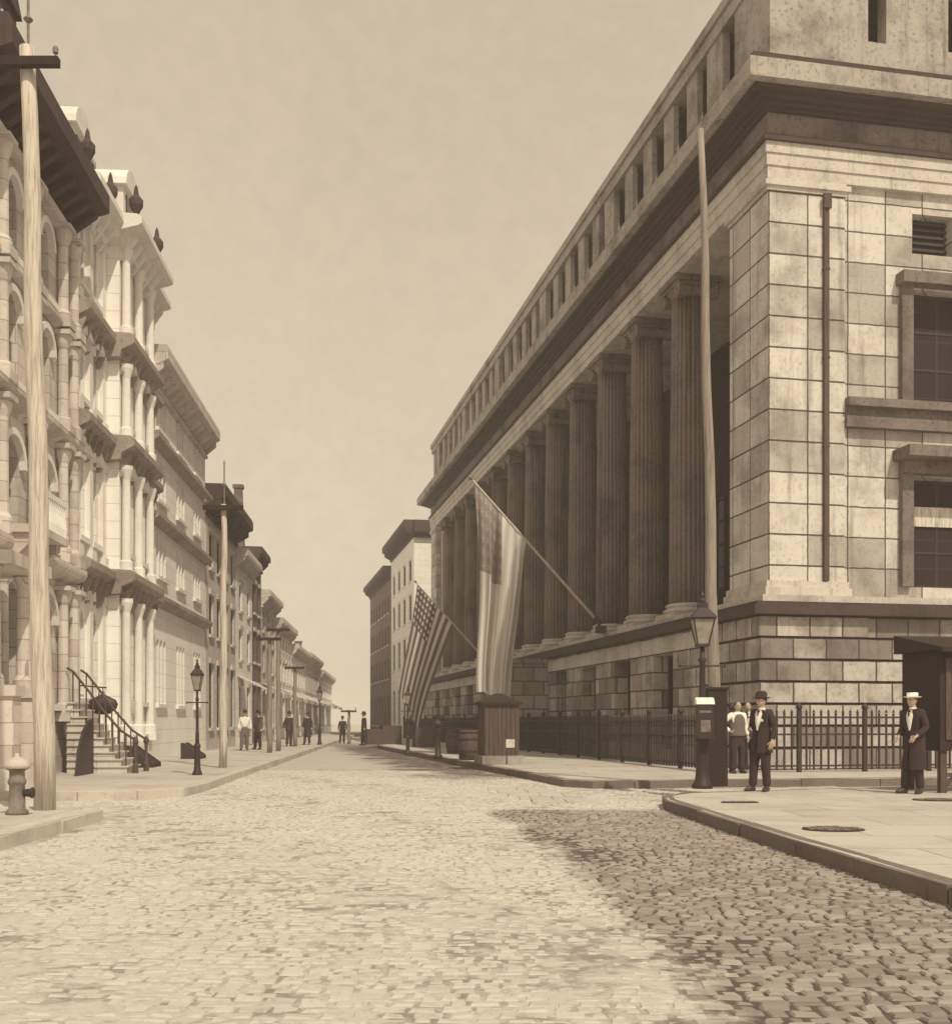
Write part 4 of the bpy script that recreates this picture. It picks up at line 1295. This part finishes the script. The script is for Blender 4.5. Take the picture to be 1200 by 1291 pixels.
# ---------------------------------------------------------------- flags
def flag_mat(name, stripe_red=(0.20, 0.14, 0.135), white=(0.82, 0.79, 0.74), blue=(0.13, 0.098, 0.10), fade=1.0):
    m, nt, b = new_mat(name)
    uv = nd(nt, 'ShaderNodeTexCoord').outputs['UV']
    sep = nd(nt, 'ShaderNodeSeparateXYZ'); nt.links.new(uv, sep.inputs[0])
    def math_(op, a, bb):
        n = nd(nt, 'ShaderNodeMath', operation=op)
        for i, v in enumerate((a, bb)):
            if isinstance(v, (int, float)): n.inputs[i].default_value = v
            else: nt.links.new(v, n.inputs[i])
        return n.outputs[0]
    u, v = sep.outputs[0], sep.outputs[1]              # u along the hoist (0 = top), v along the fly
    s = math_('MODULO', math_('FLOOR', math_('MULTIPLY', u, 13), 0), 2)
    c = mixc(nt, s, stripe_red, white)
    can = math_('MULTIPLY', math_('LESS_THAN', u, 7 / 13), math_('LESS_THAN', v, 0.4))
    # star grid: 6 rows of 6
    fu = math_('SUBTRACT', math_('FRACT', math_('MULTIPLY', u, 13 / 7 * 6), 0), 0.5)
    fv = math_('SUBTRACT', math_('FRACT', math_('MULTIPLY', v, 6 / 0.4), 0), 0.5)
    rad = math_('SQRT', math_('ADD', math_('MULTIPLY', fu, fu), math_('MULTIPLY', fv, fv)), 0)
    ang = nd(nt, 'ShaderNodeMath', operation='ARCTAN2'); nt.links.new(fv, ang.inputs[0]); nt.links.new(fu, ang.inputs[1])
    lim = math_('ADD', 0.25, math_('MULTIPLY', math_('COSINE', math_('MULTIPLY', ang.outputs[0], 5), 0), 0.11))
    star = math_('LESS_THAN', rad, lim)
    c2 = mixc(nt, math_('MULTIPLY', star, fade), blue, white)
    c = mixc(nt, can, c, c2)
    tr = nd(nt, 'ShaderNodeBsdfTranslucent'); nt.links.new(c, tr.inputs['Color'])
    mx = nd(nt, 'ShaderNodeMixShader'); mx.inputs[0].default_value = 0.35
    nt.links.new(c, b.inputs['Base Color']); b.inputs['Roughness'].default_value = 0.9
    nt.links.new(b.outputs[0], mx.inputs[1]); nt.links.new(tr.outputs[0], mx.inputs[2])
    nt.links.new(mx.outputs[0], nt.nodes['Material Output'].inputs['Surface'])
    return m
M['flag'] = flag_mat('sepia_flag')
M['flag_worn'] = flag_mat('faded_flag', (0.74, 0.70, 0.66), (0.93, 0.91, 0.88), (0.40, 0.34, 0.32), 0.3)
def flag(name, lab, fn, mat, nu=52, nv=60):
    vs, fs, uvs = [], [], []
    for j in range(nv + 1):
        for i in range(nu + 1):
            vs.append(fn(i / nu, j / nv)); uvs.append((i / nu, j / nv))
    for j in range(nv):
        for i in range(nu):
            a = j * (nu + 1) + i
            fs.append((a, a + 1, a + nu + 2, a + nu + 1))
    me = bpy.data.meshes.new(name); me.from_pydata(vs, [], fs)
    ul = me.uv_layers.new(name='UVMap')
    for lp in me.loops: ul.data[lp.index].uv = uvs[lp.vertex_index]
    for p in me.polygons: p.use_smooth = True
    me.materials.append(mat)
    o = bpy.data.objects.new(name, me); COL.objects.link(o)
    return tag(o, lab, 'flag', 'flags hung over the right pavement')
def flagpole(base, tip, lab):
    t = empty('flagpole', base); tag(t, lab, 'flagpole', 'flagpoles leaning out of the right front')
    d = Vector(tip) - Vector(base)
    g = MB(); g.smooth = True; g.tube([d * (i / 6) for i in range(7)], [0.06 - 0.004 * i for i in range(7)], 10); g.build('pole', M['wood_pale'], t)
    g = MB(); g.smooth = True; g.tube([d, d * 1.012, d * 1.022, d * 1.03], [0.04, 0.075, 0.06, 0.01], 10); g.build('finial', M['iron_pale'], t)
    g = MB(); g.tube([d * 0.0, d * 0.05], 0.1, 8); g.box(-0.2, 0.2, -0.2, 0.2, -0.32, -0.05); g.build('bracket', M['iron'], t)
    return Vector(base), d
b1, d1 = flagpole((4.76, 42.8, 4.98), (-0.14, 41.8, 10.3), 'pale flagpole leaning out from the columned front, carrying the large faded flag')
def fn1(u, v):
    # u 0 at tip; hoist runs down the pole, cloth hangs and gathers
    p = b1 + d1 * (0.985 - 0.40 * u)
    drop = 7.6 * v * (1.0 - 0.05 * math.sin(3 * u)) - 0.5 * u * v
    q = v ** 0.75
    cx = (b1 + d1 * 0.80)
    wx = p.x + (cx.x - 0.35 - p.x) * (0.42 * q)
    zz = p.z - drop - 0.9 * u * 0 - (p.z - cx.z) * 0.25 * q
    amp = 0.46 * min(1, v * 2.5)
    fold = math.sin(u * 19 + v * 1.3) + 0.5 * math.sin(u * 31 + 1 + v * 2)
    y = p.y + amp * fold * 0.95 + 0.3 * math.sin(v * 4) * v
    return (wx + 0.10 * amp * math.cos(u * 23 + v * 2) + 0.15 * v * math.sin(v * 5 + u), y, zz)
flag('flag', 'large faded striped flag hanging in folds over the sentry box', fn1, M['flag_worn'], 96, 60)
b2, d2 = flagpole((0.67, 63.1, 4.6), (-3.31, 62.3, 9.0), 'thin flagpole leaning out beyond the large flag, carrying the small dark striped flag')
def fn2(u, v):
    p = b2 + d2 * (0.985 - 0.52 * u)
    drop = 5.6 * (v ** 1.15)
    x = p.x - 1.9 * math.sin(min(1, v * 1.0) * math.pi * 0.5) * (0.5 + 0.5 * u) + 0.25 * math.sin(v * 3.5)
    y = p.y + 0.22 * math.sin(u * 14 + v * 2) * min(1, v * 3)
    return (x, y, p.z - drop - 0.35 * v)
flag('flag', 'small flag with bold dark stripes blowing before the distant pale building', fn2, M['flag'])

# ---------------------------------------------------------------- people
def skin_mesh(verts, edges, radii, root=0, sub=2):
    me = bpy.data.meshes.new('tmp'); me.from_pydata(verts, edges, [])
    o = bpy.data.objects.new('tmp', me); COL.objects.link(o)
    o.modifiers.new('s', 'SKIN')
    sv = me.skin_vertices[0].data
    for i, r in enumerate(radii):
        sv[i].radius = r if isinstance(r, (tuple, list)) else (r, r)
        sv[i].use_root = (i == root)
    ss = o.modifiers.new('d', 'SUBSURF'); ss.levels = sub; ss.render_levels = sub
    dg = bpy.context.evaluated_depsgraph_get()
    dg.update()
    m2 = bpy.data.meshes.new_from_object(o.evaluated_get(dg))
    bpy.data.objects.remove(o); bpy.data.meshes.remove(me)
    vs = [tuple(v.co) for v in m2.vertices]; fs = [tuple(p.vertices) for p in m2.polygons]
    bpy.data.meshes.remove(m2)
    return vs, fs

def add_skin(mb, chains, root=0, sub=2):
    """chains: list of lists of (key, pos, radius); keys shared between chains join"""
    keys, vs, rs, es = {}, [], [], []
    for ch in chains:
        prev = None
        for k, p, r in ch:
            if k not in keys:
                keys[k] = len(vs); vs.append(p); rs.append(r)
            if prev is not None: es.append((prev, keys[k]))
            prev = keys[k]
    v, f = skin_mesh(vs, es, rs, root, sub)
    s = mb.smooth; mb.smooth = True
    mb.add(v, f); mb.smooth = s

def ball(mb, c, r, n=10, sc=(1, 1, 1)):
    vs, fs = [], []
    for j in range(n + 1):
        ph = math.pi * j / n
        for i in range(n):
            t = 2 * math.pi * i / n
            vs.append((c[0] + r * sc[0] * math.sin(ph) * math.cos(t), c[1] + r * sc[1] * math.sin(ph) * math.sin(t), c[2] + r * sc[2] * math.cos(ph)))
    for j in range(n):
        for i in range(n):
            fs.append((j * n + i, j * n + (i + 1) % n, (j + 1) * n + (i + 1) % n, (j + 1) * n + i))
    s = mb.smooth; mb.smooth = True; mb.add(vs, fs); mb.smooth = s

def hand(mb, wrist, direc, side, curl=0.5, palm_n=(0, 0, 0)):
    """palm with four fingers and a thumb, separate skinned chains rooted in the palm"""
    d = Vector(direc).normalized()
    s = Vector(side).normalized(); s = (s - d * s.dot(d)).normalized()     # towards the thumb
    n = d.cross(s)
    w = Vector(wrist)
    L_ = lambda a, b, c: tuple(w + d * a + s * b + n * c)
    add_skin(mb, [[('w', L_(-0.02, 0, 0), 0.026), ('p', L_(0.04, 0, 0), (0.04, 0.018)), ('k', L_(0.085, 0, 0), (0.04, 0.016))]], sub=2)
    for i, (b, ln) in enumerate(((0.029, 0.072), (0.01, 0.08), (-0.01, 0.074), (-0.029, 0.058))):
        c1 = curl * 0.8; c2 = curl * 1.7
        p0 = Vector(L_(0.07, b, 0)); p1 = Vector(L_(0.095, b * 1.05, 0))
        p2 = p1 + (d * math.cos(c1) + n * math.sin(c1)) * ln * 0.5
        p3 = p2 + (d * math.cos(c2) + n * math.sin(c2)) * ln * 0.5
        add_skin(mb, [[('0', tuple(p0), 0.009), ('1', tuple(p1), 0.0095), ('2', tuple(p2), 0.0085), ('3', tuple(p3), 0.007)]], sub=1)
    p0 = Vector(L_(0.02, 0.025, 0)); p1 = Vector(L_(0.05, 0.052, 0.01)); p2 = Vector(L_(0.085, 0.062, 0.022))
    add_skin(mb, [[('0', tuple(p0), 0.013), ('1', tuple(p1), 0.011), ('2', tuple(p2), 0.008)]], sub=1)

def head(mb, c, tilt=0.0, turn=0.0):
    """c = centre of skull; face looks along -y, slots: 0 skin, 1 dark"""
    sub = MB()
    n = 22
    vs, fs = [], []
    for j in range(n + 1):
        ph = math.pi * j / n
        for i in range(n):
            t = 2 * math.pi * i / n
            x = math.sin(ph) * math.cos(t); y = math.sin(ph) * math.sin(t); z = math.cos(ph)
            px, py, pz = 0.074 * x, 0.096 * y, 0.118 * z
            if z < 0:                              # narrow to the jaw
                k = -z
                px *= 1 - 0.32 * k * k
                py = py * (1 - 0.25 * k) - 0.018 * k
            if y < -0.3:                           # flatter face, brow, nose, chin
                fx = max(0, 1 - abs(x) * 3.2)
                nz = math.exp(-((pz + 0.012) / 0.024) ** 2)
                py -= 0.024 * nz * fx * (-y)
                py += 0.010 * math.exp(-((pz - 0.014) / 0.014) ** 2) * max(0, 1 - abs(abs(x) - 0.36) * 5)
                py -= 0.008 * math.exp(-((pz + 0.088) / 0.02) ** 2) * fx
                py -= 0.006 * math.exp(-((pz - 0.036) / 0.012) ** 2)
            vs.append((px, py, pz))
    for j in range(n):
        for i in range(n):
            fs.append((j * n + i, j * n + (i + 1) % n, (j + 1) * n + (i + 1) % n, (j + 1) * n + i))
    sub.smooth = True
    sub.add(vs, fs)
    for sx in (-1, 1): ball(sub, (sx * 0.075, 0.008, 0.0), 0.03, 8, (0.35, 0.6, 1))
    sub.cur = 1
    for sx in (-1, 1): ball(sub, (sx * 0.029, -0.080, 0.014), 0.010, 8, (1.3, 0.7, 0.75))
    for sx in (-1, 1): ball(sub, (sx * 0.029, -0.086, 0.034), 0.010, 6, (1.8, 0.6, 0.35))
    ball(sub, (0, -0.083, -0.056), 0.014, 8, (1.5, 0.5, 0.28))
    rot = Matrix.Rotation(turn, 3, 'Z') @ Matrix.Rotation(tilt, 3, 'X')
    sm = mb.smooth
    base = len(mb.v)
    for v in sub.v: mb.v.append(tuple(rot @ Vector(v) + Vector(c)))
    for q, mi in zip(sub.fc, sub.mi):
        mb.fc.append([base + i for i in q]); mb.mi.append(mi); mb.sm.append(True)

def person(loc, rz, label, arms, legs, coat='cloth_black', trousers='cloth_black', hat='derby', shirt_front=True, coat_len=0.62, sleeves=None, vest=None, lean=(0, 0), turn=0.0, detail=True, scale=1.0, stoop=0.0, hands=None, apron=False, group=None):
    t = empty('person', loc, rz)
    t.scale = (scale, scale, scale)
    tag(t, label, 'person', group)
    lx, ly = lean
    P = {'pel': (0, 0, 0.95), 'wai': (lx * 0.3, ly * 0.3, 1.12), 'che': (lx * 0.7, ly * 0.7, 1.32), 'nek': (lx, ly, 1.48), 'hed': (lx * 1.1, ly * 1.15, 1.535)}
    shl = {s: (lx + s * 0.185, ly, 1.43) for s in (-1, 1)}
    arm = {}
    for s in (-1, 1):
        e, w = arms[s]
        arm[s] = (shl[s], e, w)
    # body: one continuous skinned figure
    b = MB()
    ch = [[('pel', P['pel'], (0.14, 0.10)), ('wai', P['wai'], (0.125, 0.095)), ('che', P['che'], (0.155, 0.105)), ('nek', P['nek'], (0.062, 0.062)), ('hed', P['hed'], 0.055), ('top', (P['hed'][0], P['hed'][1] - 0.005, P['hed'][2] + 0.06), 0.05)]]
    for s in (-1, 1):
        sh, e, w = arm[s]
        ch.append([('che', P['che'], 0.15), ('sh%d' % s, sh, 0.062), ('el%d' % s, e, 0.046), ('wr%d' % s, w, 0.032)])
        k, a = legs[s]
        ch.append([('pel', P['pel'], 0.14), ('hp%d' % s, (s * 0.095, 0, 0.88), 0.088), ('kn%d' % s, k, 0.062), ('an%d' % s, a, 0.042)])
    add_skin(b, ch)
    head(b, (P['hed'][0], P['hed'][1] - 0.02, P['hed'][2] + 0.105), stoop, turn)
    if detail:
        for s in (-1, 1):
            sh, e, w = arm[s]
            hd = (hands or {}).get(s)
            dr = hd if hd else tuple(Vector(w) - Vector(e))
            hand(b, w, dr, (-s * 0.6, -0.6, 0.1) if not hd else (0, -0.3, 1), 0.45)
    else:
        for s in (-1, 1):
            w = arm[s][2]; ball(b, (w[0], w[1], w[2] - 0.04), 0.05, 6, (0.7, 1, 1.4))
    b.build('body', [M['skin'], M['hair']], t)
    # trousers
    g = MB()
    ch = [[('top', (0, 0, 1.07), (0.16, 0.122)), ('pel', (0, 0, 0.98), (0.168, 0.127)), ('lo', (0, 0, 0.86), (0.165, 0.12))]]
    for s in (-1, 1):
        k, a = legs[s]
        a2 = (a[0], a[1], a[2] + 0.0)
        ch.append([('lo', (0, 0, 0.86), 0.15), ('th%d' % s, (s * 0.095 + (k[0] - s * 0.095) * 0.4, k[1] * 0.4, 0.70), 0.105), ('kn%d' % s, k, 0.086), ('ca%d' % s, tuple((Vector(k) * 0.45 + Vector(a2) * 0.55)), 0.08), ('an%d' % s, a2, 0.078)])
    add_skin(g, ch)
    g.build('trousers', M[trousers], t)
    # coat or shirt with sleeves
    g = MB()
    ch = [[('hip', (lx * 0.15, 0, 1.0), (0.15, 0.115)), ('wai', P['wai'], (0.165, 0.128)), ('che', P['che'], (0.188, 0.135)), ('col', (P['nek'][0], P['nek'][1] + 0.005, 1.435), (0.12, 0.095)), ('col2', (P['nek'][0], P['nek'][1] + 0.004, 1.51), (0.052, 0.05))]]
    for s in (-1, 1):
        sh, e, w = arm[s]
        wv = Vector(e) + (Vector(w) - Vector(e)) * 0.93
        ch.append([('che', P['che'], 0.18), ('sh%d' % s, sh, 0.082), ('um%d' % s, tuple((Vector(sh) + Vector(e)) / 2), 0.07), ('el%d' % s, e, 0.064), ('wr%d' % s, tuple(wv), 0.05)])
    add_skin(g, ch, root=0)
    if not sleeves:
        hz = 0.98 - (coat_len - 0.45)
        n = 28; vs = []; fs = []
        lev = [(hz, 0.218, 0.170), (hz + (1.0 - hz) * 0.5, 0.206, 0.158), (1.0, 0.190, 0.146), (1.12, 0.172, 0.134), (1.2, 0.168, 0.128)]
        for (zz, rx, ry) in lev:
            for i in range(n):
                # open front: the ring starts and ends at the front edge with a small gap
                tt = -math.pi / 2 + 0.07 + (2 * math.pi - 0.14) * i / (n - 1)
                wob = 1 + 0.03 * math.sin(tt * 5 + zz * 3) * max(0, (1.1 - zz) * 2)
                vs.append((lx * 0.3 + rx * wob * math.cos(tt), ry * wob * math.sin(tt), zz))
        for j in range(len(lev) - 1):
            for i in range(n - 1):
                fs.append((j * n + i, j * n + i + 1, (j + 1) * n + i + 1, (j + 1) * n + i))
        g.smooth = True; g.add(vs, fs); g.smooth = False
    g.build('coat' if not sleeves else 'shirt', M[sleeves or coat], t)
    yf = -0.132
    if vest:
        g = MB()
        n = 24; vs = []; fs = []
        lev = [(0.93, 0.205, 0.158), (1.02, 0.198, 0.152), (1.12, 0.190, 0.150), (1.24, 0.198, 0.160), (1.34, 0.196, 0.158), (1.41, 0.160, 0.132), (1.455, 0.115, 0.1)]
        for (zz, rx, ry) in lev:
            for i in range(n):
                tt = 2 * math.pi * i / n
                vs.append((rx * math.cos(tt), ry * math.sin(tt), zz))
        for j in range(len(lev) - 1):
            for i in range(n):
                fs.append((j * n + i, j * n + (i + 1) % n, (j + 1) * n + (i + 1) % n, (j + 1) * n + i))
        g.smooth = True; g.add(vs, fs); g.smooth = False
        g.build('waistcoat', M[vest], t)
    if shirt_front:
        # shirt bosom seen between the open lapels: a curved wedge lying on the chest
        g = MB()
        n = 7
        rows = []
        for j in range(n + 1):
            v = j / n
            z = 1.475 - 0.36 * v
            hw = 0.075 * (1 - v) ** 0.8 + 0.012
            yy = -(0.088 + 0.062 * math.sin(min(1, v * 1.5) * math.pi / 2)) + ly * (1 - v) * 0.9
            rows.append([(lx * (1 - v) + hw * x, yy + 0.02 * x * x, z) for x in (-1, -0.5, 0, 0.5, 1)])
        vs = [p for r in rows for p in r] + [(p[0], p[1] + 0.03, p[2]) for r in rows for p in r]
        m_ = 5 * (n + 1)
        fs = []
        for j in range(n):
            for i in range(4):
                a = j * 5 + i
                fs.append((a, a + 1, a + 6, a + 5)); fs.append((m_ + a, m_ + a + 5, m_ + a + 6, m_ + a + 1))
        for j in range(n):
            a = j * 5; fs.append((a, a + 5, m_ + a + 5, m_ + a)); fs.append((a + 4, m_ + a + 4, m_ + a + 9, a + 9))
        g.smooth = True
        g.add(vs, fs)
        g.build('shirt_front', M['cloth_white'], t)
        g = MB()
        ball(g, (lx * 0.95, ly - 0.1, 1.455), 0.022, 8, (1.6, 0.8, 0.9)); ball(g, (lx * 0.9, ly - 0.115, 1.40), 0.016, 8, (0.9, 0.7, 2.6))
        g.build('necktie', M['cloth_black'], t)
    # collar
    g = MB(); g.smooth = True
    g.lathe([(0.066, 1.47), (0.068, 1.515), (0.06, 1.52)], (P['nek'][0], P['nek'][1] - 0.002), 14)
    g.build('collar', M['cloth_white'], t)
    # shoes
    for s in (-1, 1):
        a = legs[s][1]
        tw = s * 0.25
        g = MB()
        fx = lambda u, h: (a[0] + u * math.sin(tw) * 1.0, a[1] - u * math.cos(tw), h)
        add_skin(g, [[('h', fx(-0.06, 0.042), (0.04, 0.04)), ('m', fx(0.04, 0.046), (0.045, 0.045)), ('b', fx(0.12, 0.036), (0.048, 0.034)), ('t', fx(0.19, 0.03), (0.036, 0.028))], [('m', fx(0.04, 0.046), 0.045), ('an', (a[0], a[1], a[2] + 0.03), 0.045)]], sub=2)
        g.v = [(v[0], v[1], max(0.0, v[2])) for v in g.v]
        g.build('shoe', M['leather'], t)
    hc = (P['hed'][0], P['hed'][1] - 0.012, P['hed'][2] + 0.105)
    if hat:
        g = MB(); g.smooth = True
        brim = 0.155 if hat != 'top' else 0.14
        if hat == 'wide': brim = 0.185
        crown = {'derby': [(0.098, 0.06), (0.1, 0.11), (0.092, 0.155), (0.06, 0.185), (0.01, 0.195)], 'wide': [(0.098, 0.06), (0.096, 0.12), (0.085, 0.16), (0.05, 0.17), (0.01, 0.165)], 'top': [(0.098, 0.06), (0.092, 0.14), (0.1, 0.225), (0.1, 0.24), (0.01, 0.243)], 'straw': [(0.098, 0.06), (0.098, 0.13), (0.09, 0.14), (0.01, 0.142)]}[hat]
        prof = [(0.09, 0.045), (brim * 0.9, 0.055), (brim, 0.066), (brim * 0.9, 0.068), (0.1, 0.066)] + crown
        vs0 = len(g.v)
        g.lathe(prof, (0, 0), 20)
        rot = Matrix.Rotation(turn, 3, 'Z') @ Matrix.Rotation(stoop, 3, 'X')
        g.v = [tuple(rot @ Vector((v[0] * 0.92, v[1] * 1.12, v[2] + 0.006 * abs(v[0]) / 0.1)) + Vector(hc)) for v in g.v]
        g.build('hat', M['cloth_white'] if hat == 'straw' else M['cloth_black'], t)
    # hair
    g = MB()
    ball(g, (hc[0], hc[1] + 0.022, hc[2] + 0.034), 0.084, 14, (0.97, 1.1, 1.06))
    g.build('hair', M['hair'], t)
    return t

LEGS = {-1: ((-0.11, -0.03, 0.49), (-0.11, 0.0, 0.085)), 1: ((0.11, -0.02, 0.49), (0.12, 0.02, 0.085))}
LEGS_WEIGHT = {-1: ((-0.13, -0.06, 0.49), (-0.16, -0.06, 0.085)), 1: ((0.09, -0.01, 0.49), (0.08, 0.05, 0.085))}
ARMS_DOWN = {-1: ((-0.25, 0.03, 1.16), (-0.27, -0.05, 0.92)), 1: ((0.25, 0.03, 1.16), (0.27, -0.05, 0.92))}
f = at_ground(960, 998)
MAN = person(f, R(-52), 'man in black suit, white shirt front and dark hat standing by the boxed pole', {-1: ((-0.27, 0.06, 1.17), (-0.15, -0.17, 1.12)), 1: ((0.25, 0.05, 1.16), (0.27, -0.06, 0.92))},
             LEGS_WEIGHT, hat='derby', coat_len=0.72, hands={-1: (0.9, -0.5, 0.1)}, scale=1.0, turn=R(-12))
# pocket square
g = MB(); g.poly([(0.095, 1.27), (0.135, 1.275), (0.125, 1.32), (0.112, 1.30), (0.1, 1.325)], -0.155, -0.135); g.build('pocket_square', M['cloth_white'], MAN)
f = at_ground(928, 975)
person((f[0], f[1] - 0.1, 0), R(18), 'man in white shirtsleeves and waistcoat, hand on hip, behind the boxed pole', {-1: ((-0.42, 0.06, 1.2), (-0.22, -0.06, 1.03)), 1: ((0.25, 0.04, 1.16), (0.24, -0.08, 0.92))}, LEGS,
       sleeves='cloth_white', vest='cloth_grey', trousers='cloth_black', hat=None, shirt_front=False, coat_len=0.5, hands={-1: (0.9, -0.1, -0.2)})
f = at_ground(945, 973)
person((f[0] - 0.05, f[1], 0), R(-20), 'bareheaded man in grey jacket half hidden behind the suited man', ARMS_DOWN, LEGS, coat='cloth_grey', trousers='cloth_black', hat=None, coat_len=0.6)
person((7.72, 19.75, 0), R(-60), 'person in a long dark coat and pale hat before the street stall', {-1: ((-0.24, 0.0, 1.17), (-0.2, -0.18, 1.0)), 1: ((0.25, 0.0, 1.17), (0.2, -0.2, 1.02))}, LEGS_WEIGHT, hat='straw', coat_len=1.0, lean=(0, -0.04))
far = [
    (309, 946, 10, 'person in a white shirt near the foot of the slim pole on the left', dict(sleeves='cloth_white', trousers='cloth_grey', hat='derby', shirt_front=False)),
    (326, 945, -40, 'person in a grey coat walking by the pair of thin poles on the left', dict(hat='wide', coat='cloth_grey', shirt_front=False)),
    (365, 941, 30, 'tiny dark figure on the far left pavement before the hazy fronts', dict(shirt_front=False)),
    (388, 939, -20, 'tiny dark figure farthest along the left pavement', dict(hat='wide', shirt_front=False, coat_len=1.0)),
    (432, 937.5, 0, 'tiny dark figure in the roadway near the end of the street, beside the lone pole', dict(shirt_front=False)),
    (459, 940, -70, 'tiny dark figure at the far right kerb near the distant crates', dict(shirt_front=False, coat_len=0.9)),
]
for x, y, rz, lab, kw in far:
    gz = -0.16 if 410 < x < 445 else 0.0
    f = at_ground(x, y, gz); f = (f[0], f[1], gz)
    person(f, R(rz), lab, ARMS_DOWN, LEGS_WEIGHT, detail=False, **kw)

# ---------------------------------------------------------------- air
HAZE = True
if HAZE:
    g = MB(); g.box(-1500, 1500, -70, 1600, -1.3, 26)
    m = bpy.data.materials.new('haze'); m.use_nodes = True
    nt = m.node_tree
    for n in list(nt.nodes):
        if n.type != 'OUTPUT_MATERIAL': nt.nodes.remove(n)
    pv = nt.nodes.new('ShaderNodeVolumePrincipled')
    pv.inputs['Color'].default_value = (0.92, 0.9, 0.88, 1)
    pv.inputs['Density'].default_value = 0.0016
    pv.inputs['Anisotropy'].default_value = 0.0
    nt.links.new(pv.outputs[0], nt.nodes['Material Output'].inputs['Volume'])
    tag(g.build('haze', m), 'pale dusty haze filling the street', 'haze', kind='stuff')

# ---------------------------------------------------------------- light
SUN_EL, SUN_AZ = 50.0, 28.5        # azimuth measured from straight behind the camera towards its right
w = bpy.data.worlds.new('World'); scene.world = w; w.use_nodes = True
nt = w.node_tree
bg = nt.nodes['Background']
sky = nt.nodes.new('ShaderNodeTexSky'); sky.sky_type = 'NISHITA'; sky.sun_disc = False
sky.sun_elevation = R(SUN_EL)
sx, sy = math.sin(R(SUN_AZ)), -math.cos(R(SUN_AZ))
sky.sun_rotation = math.atan2(sx, sy)
sky.air_density = 1.5; sky.dust_density = 4.0; sky.ozone_density = 1.0
bw = nt.nodes.new('ShaderNodeRGBToBW'); nt.links.new(sky.outputs[0], bw.inputs[0])
# hazy sepia sky: the sky's luminance, evened out by high thin cloud, in one warm tone
tcw = nt.nodes.new('ShaderNodeTexCoord').outputs['Generated']
cl = noise(nt, tcw, 2.2, 6, 0.6)
cl2 = noise(nt, tcw, 60, 3, 0.6)
lum = nt.nodes.new('ShaderNodeMath'); lum.operation = 'MULTIPLY_ADD'
nt.links.new(bw.outputs[0], lum.inputs[0]); lum.inputs[1].default_value = 0.2; lum.inputs[2].default_value = 5.2
m1 = nt.nodes.new('ShaderNodeMath'); m1.operation = 'MULTIPLY'
nt.links.new(lum.outputs[0], m1.inputs[0]); nt.links.new(ramp(nt, cl, 0.3, 0.7, 0.96, 1.03), m1.inputs[1])
m2 = nt.nodes.new('ShaderNodeMath'); m2.operation = 'MULTIPLY'
nt.links.new(m1.outputs[0], m2.inputs[0]); nt.links.new(ramp(nt, cl2, 0.3, 0.7, 0.97, 1.02), m2.inputs[1])
tint = mixc(nt, 1.0, (1.0, 0.835, 0.565), (1, 1, 1), 'MULTIPLY')
vm = nt.nodes.new('ShaderNodeVectorMath'); vm.operation = 'SCALE'
vm.inputs[0].default_value = (1.03, 0.875, 0.642)
sz = nt.nodes.new('ShaderNodeSeparateXYZ'); nt.links.new(tcw, sz.inputs[0])
m3 = nt.nodes.new('ShaderNodeMath'); m3.operation = 'MULTIPLY'
nt.links.new(m2.outputs[0], m3.inputs[0]); nt.links.new(ramp(nt, sz.outputs[2], 0.0, 0.6, 1.17, 0.93), m3.inputs[1])
nt.links.new(m3.outputs[0], vm.inputs['Scale'])
nt.links.new(vm.outputs[0], bg.inputs['Color'])
bg.inputs['Strength'].default_value = 0.11

sl = bpy.data.lights.new('sun', 'SUN'); sl.energy = 3.15; sl.angle = R(0.6); sl.color = (1.0, 0.87, 0.66)
so = bpy.data.objects.new('sun', sl); COL.objects.link(so)
dirv = Vector((sx * math.cos(R(SUN_EL)), sy * math.cos(R(SUN_EL)), math.sin(R(SUN_EL))))
so.rotation_euler = (-dirv).to_track_quat('-Z', 'Y').to_euler()
so.location = (10, -10, 40)

# ---------------------------------------------------------------- camera
cd = bpy.data.cameras.new('camera'); cam = bpy.data.objects.new('camera', cd); COL.objects.link(cam)
cam.location = (0, 0, EYE); cam.rotation_euler = (R(90), 0, 0)
cd.sensor_width = 36; cd.lens = F / 1291 * 36
cd.shift_y = (HY - 645.5) / 1291
cd.clip_end = 4000; cd.clip_start = 0.1
scene.camera = cam
scene.view_settings.view_transform = 'Standard'
scene.view_settings.look = 'None'
scene.view_settings.gamma = 1
scene.view_settings.exposure = 0.0
scene.cycles.volume_bounces = 1
scene.cycles.max_bounces = 6
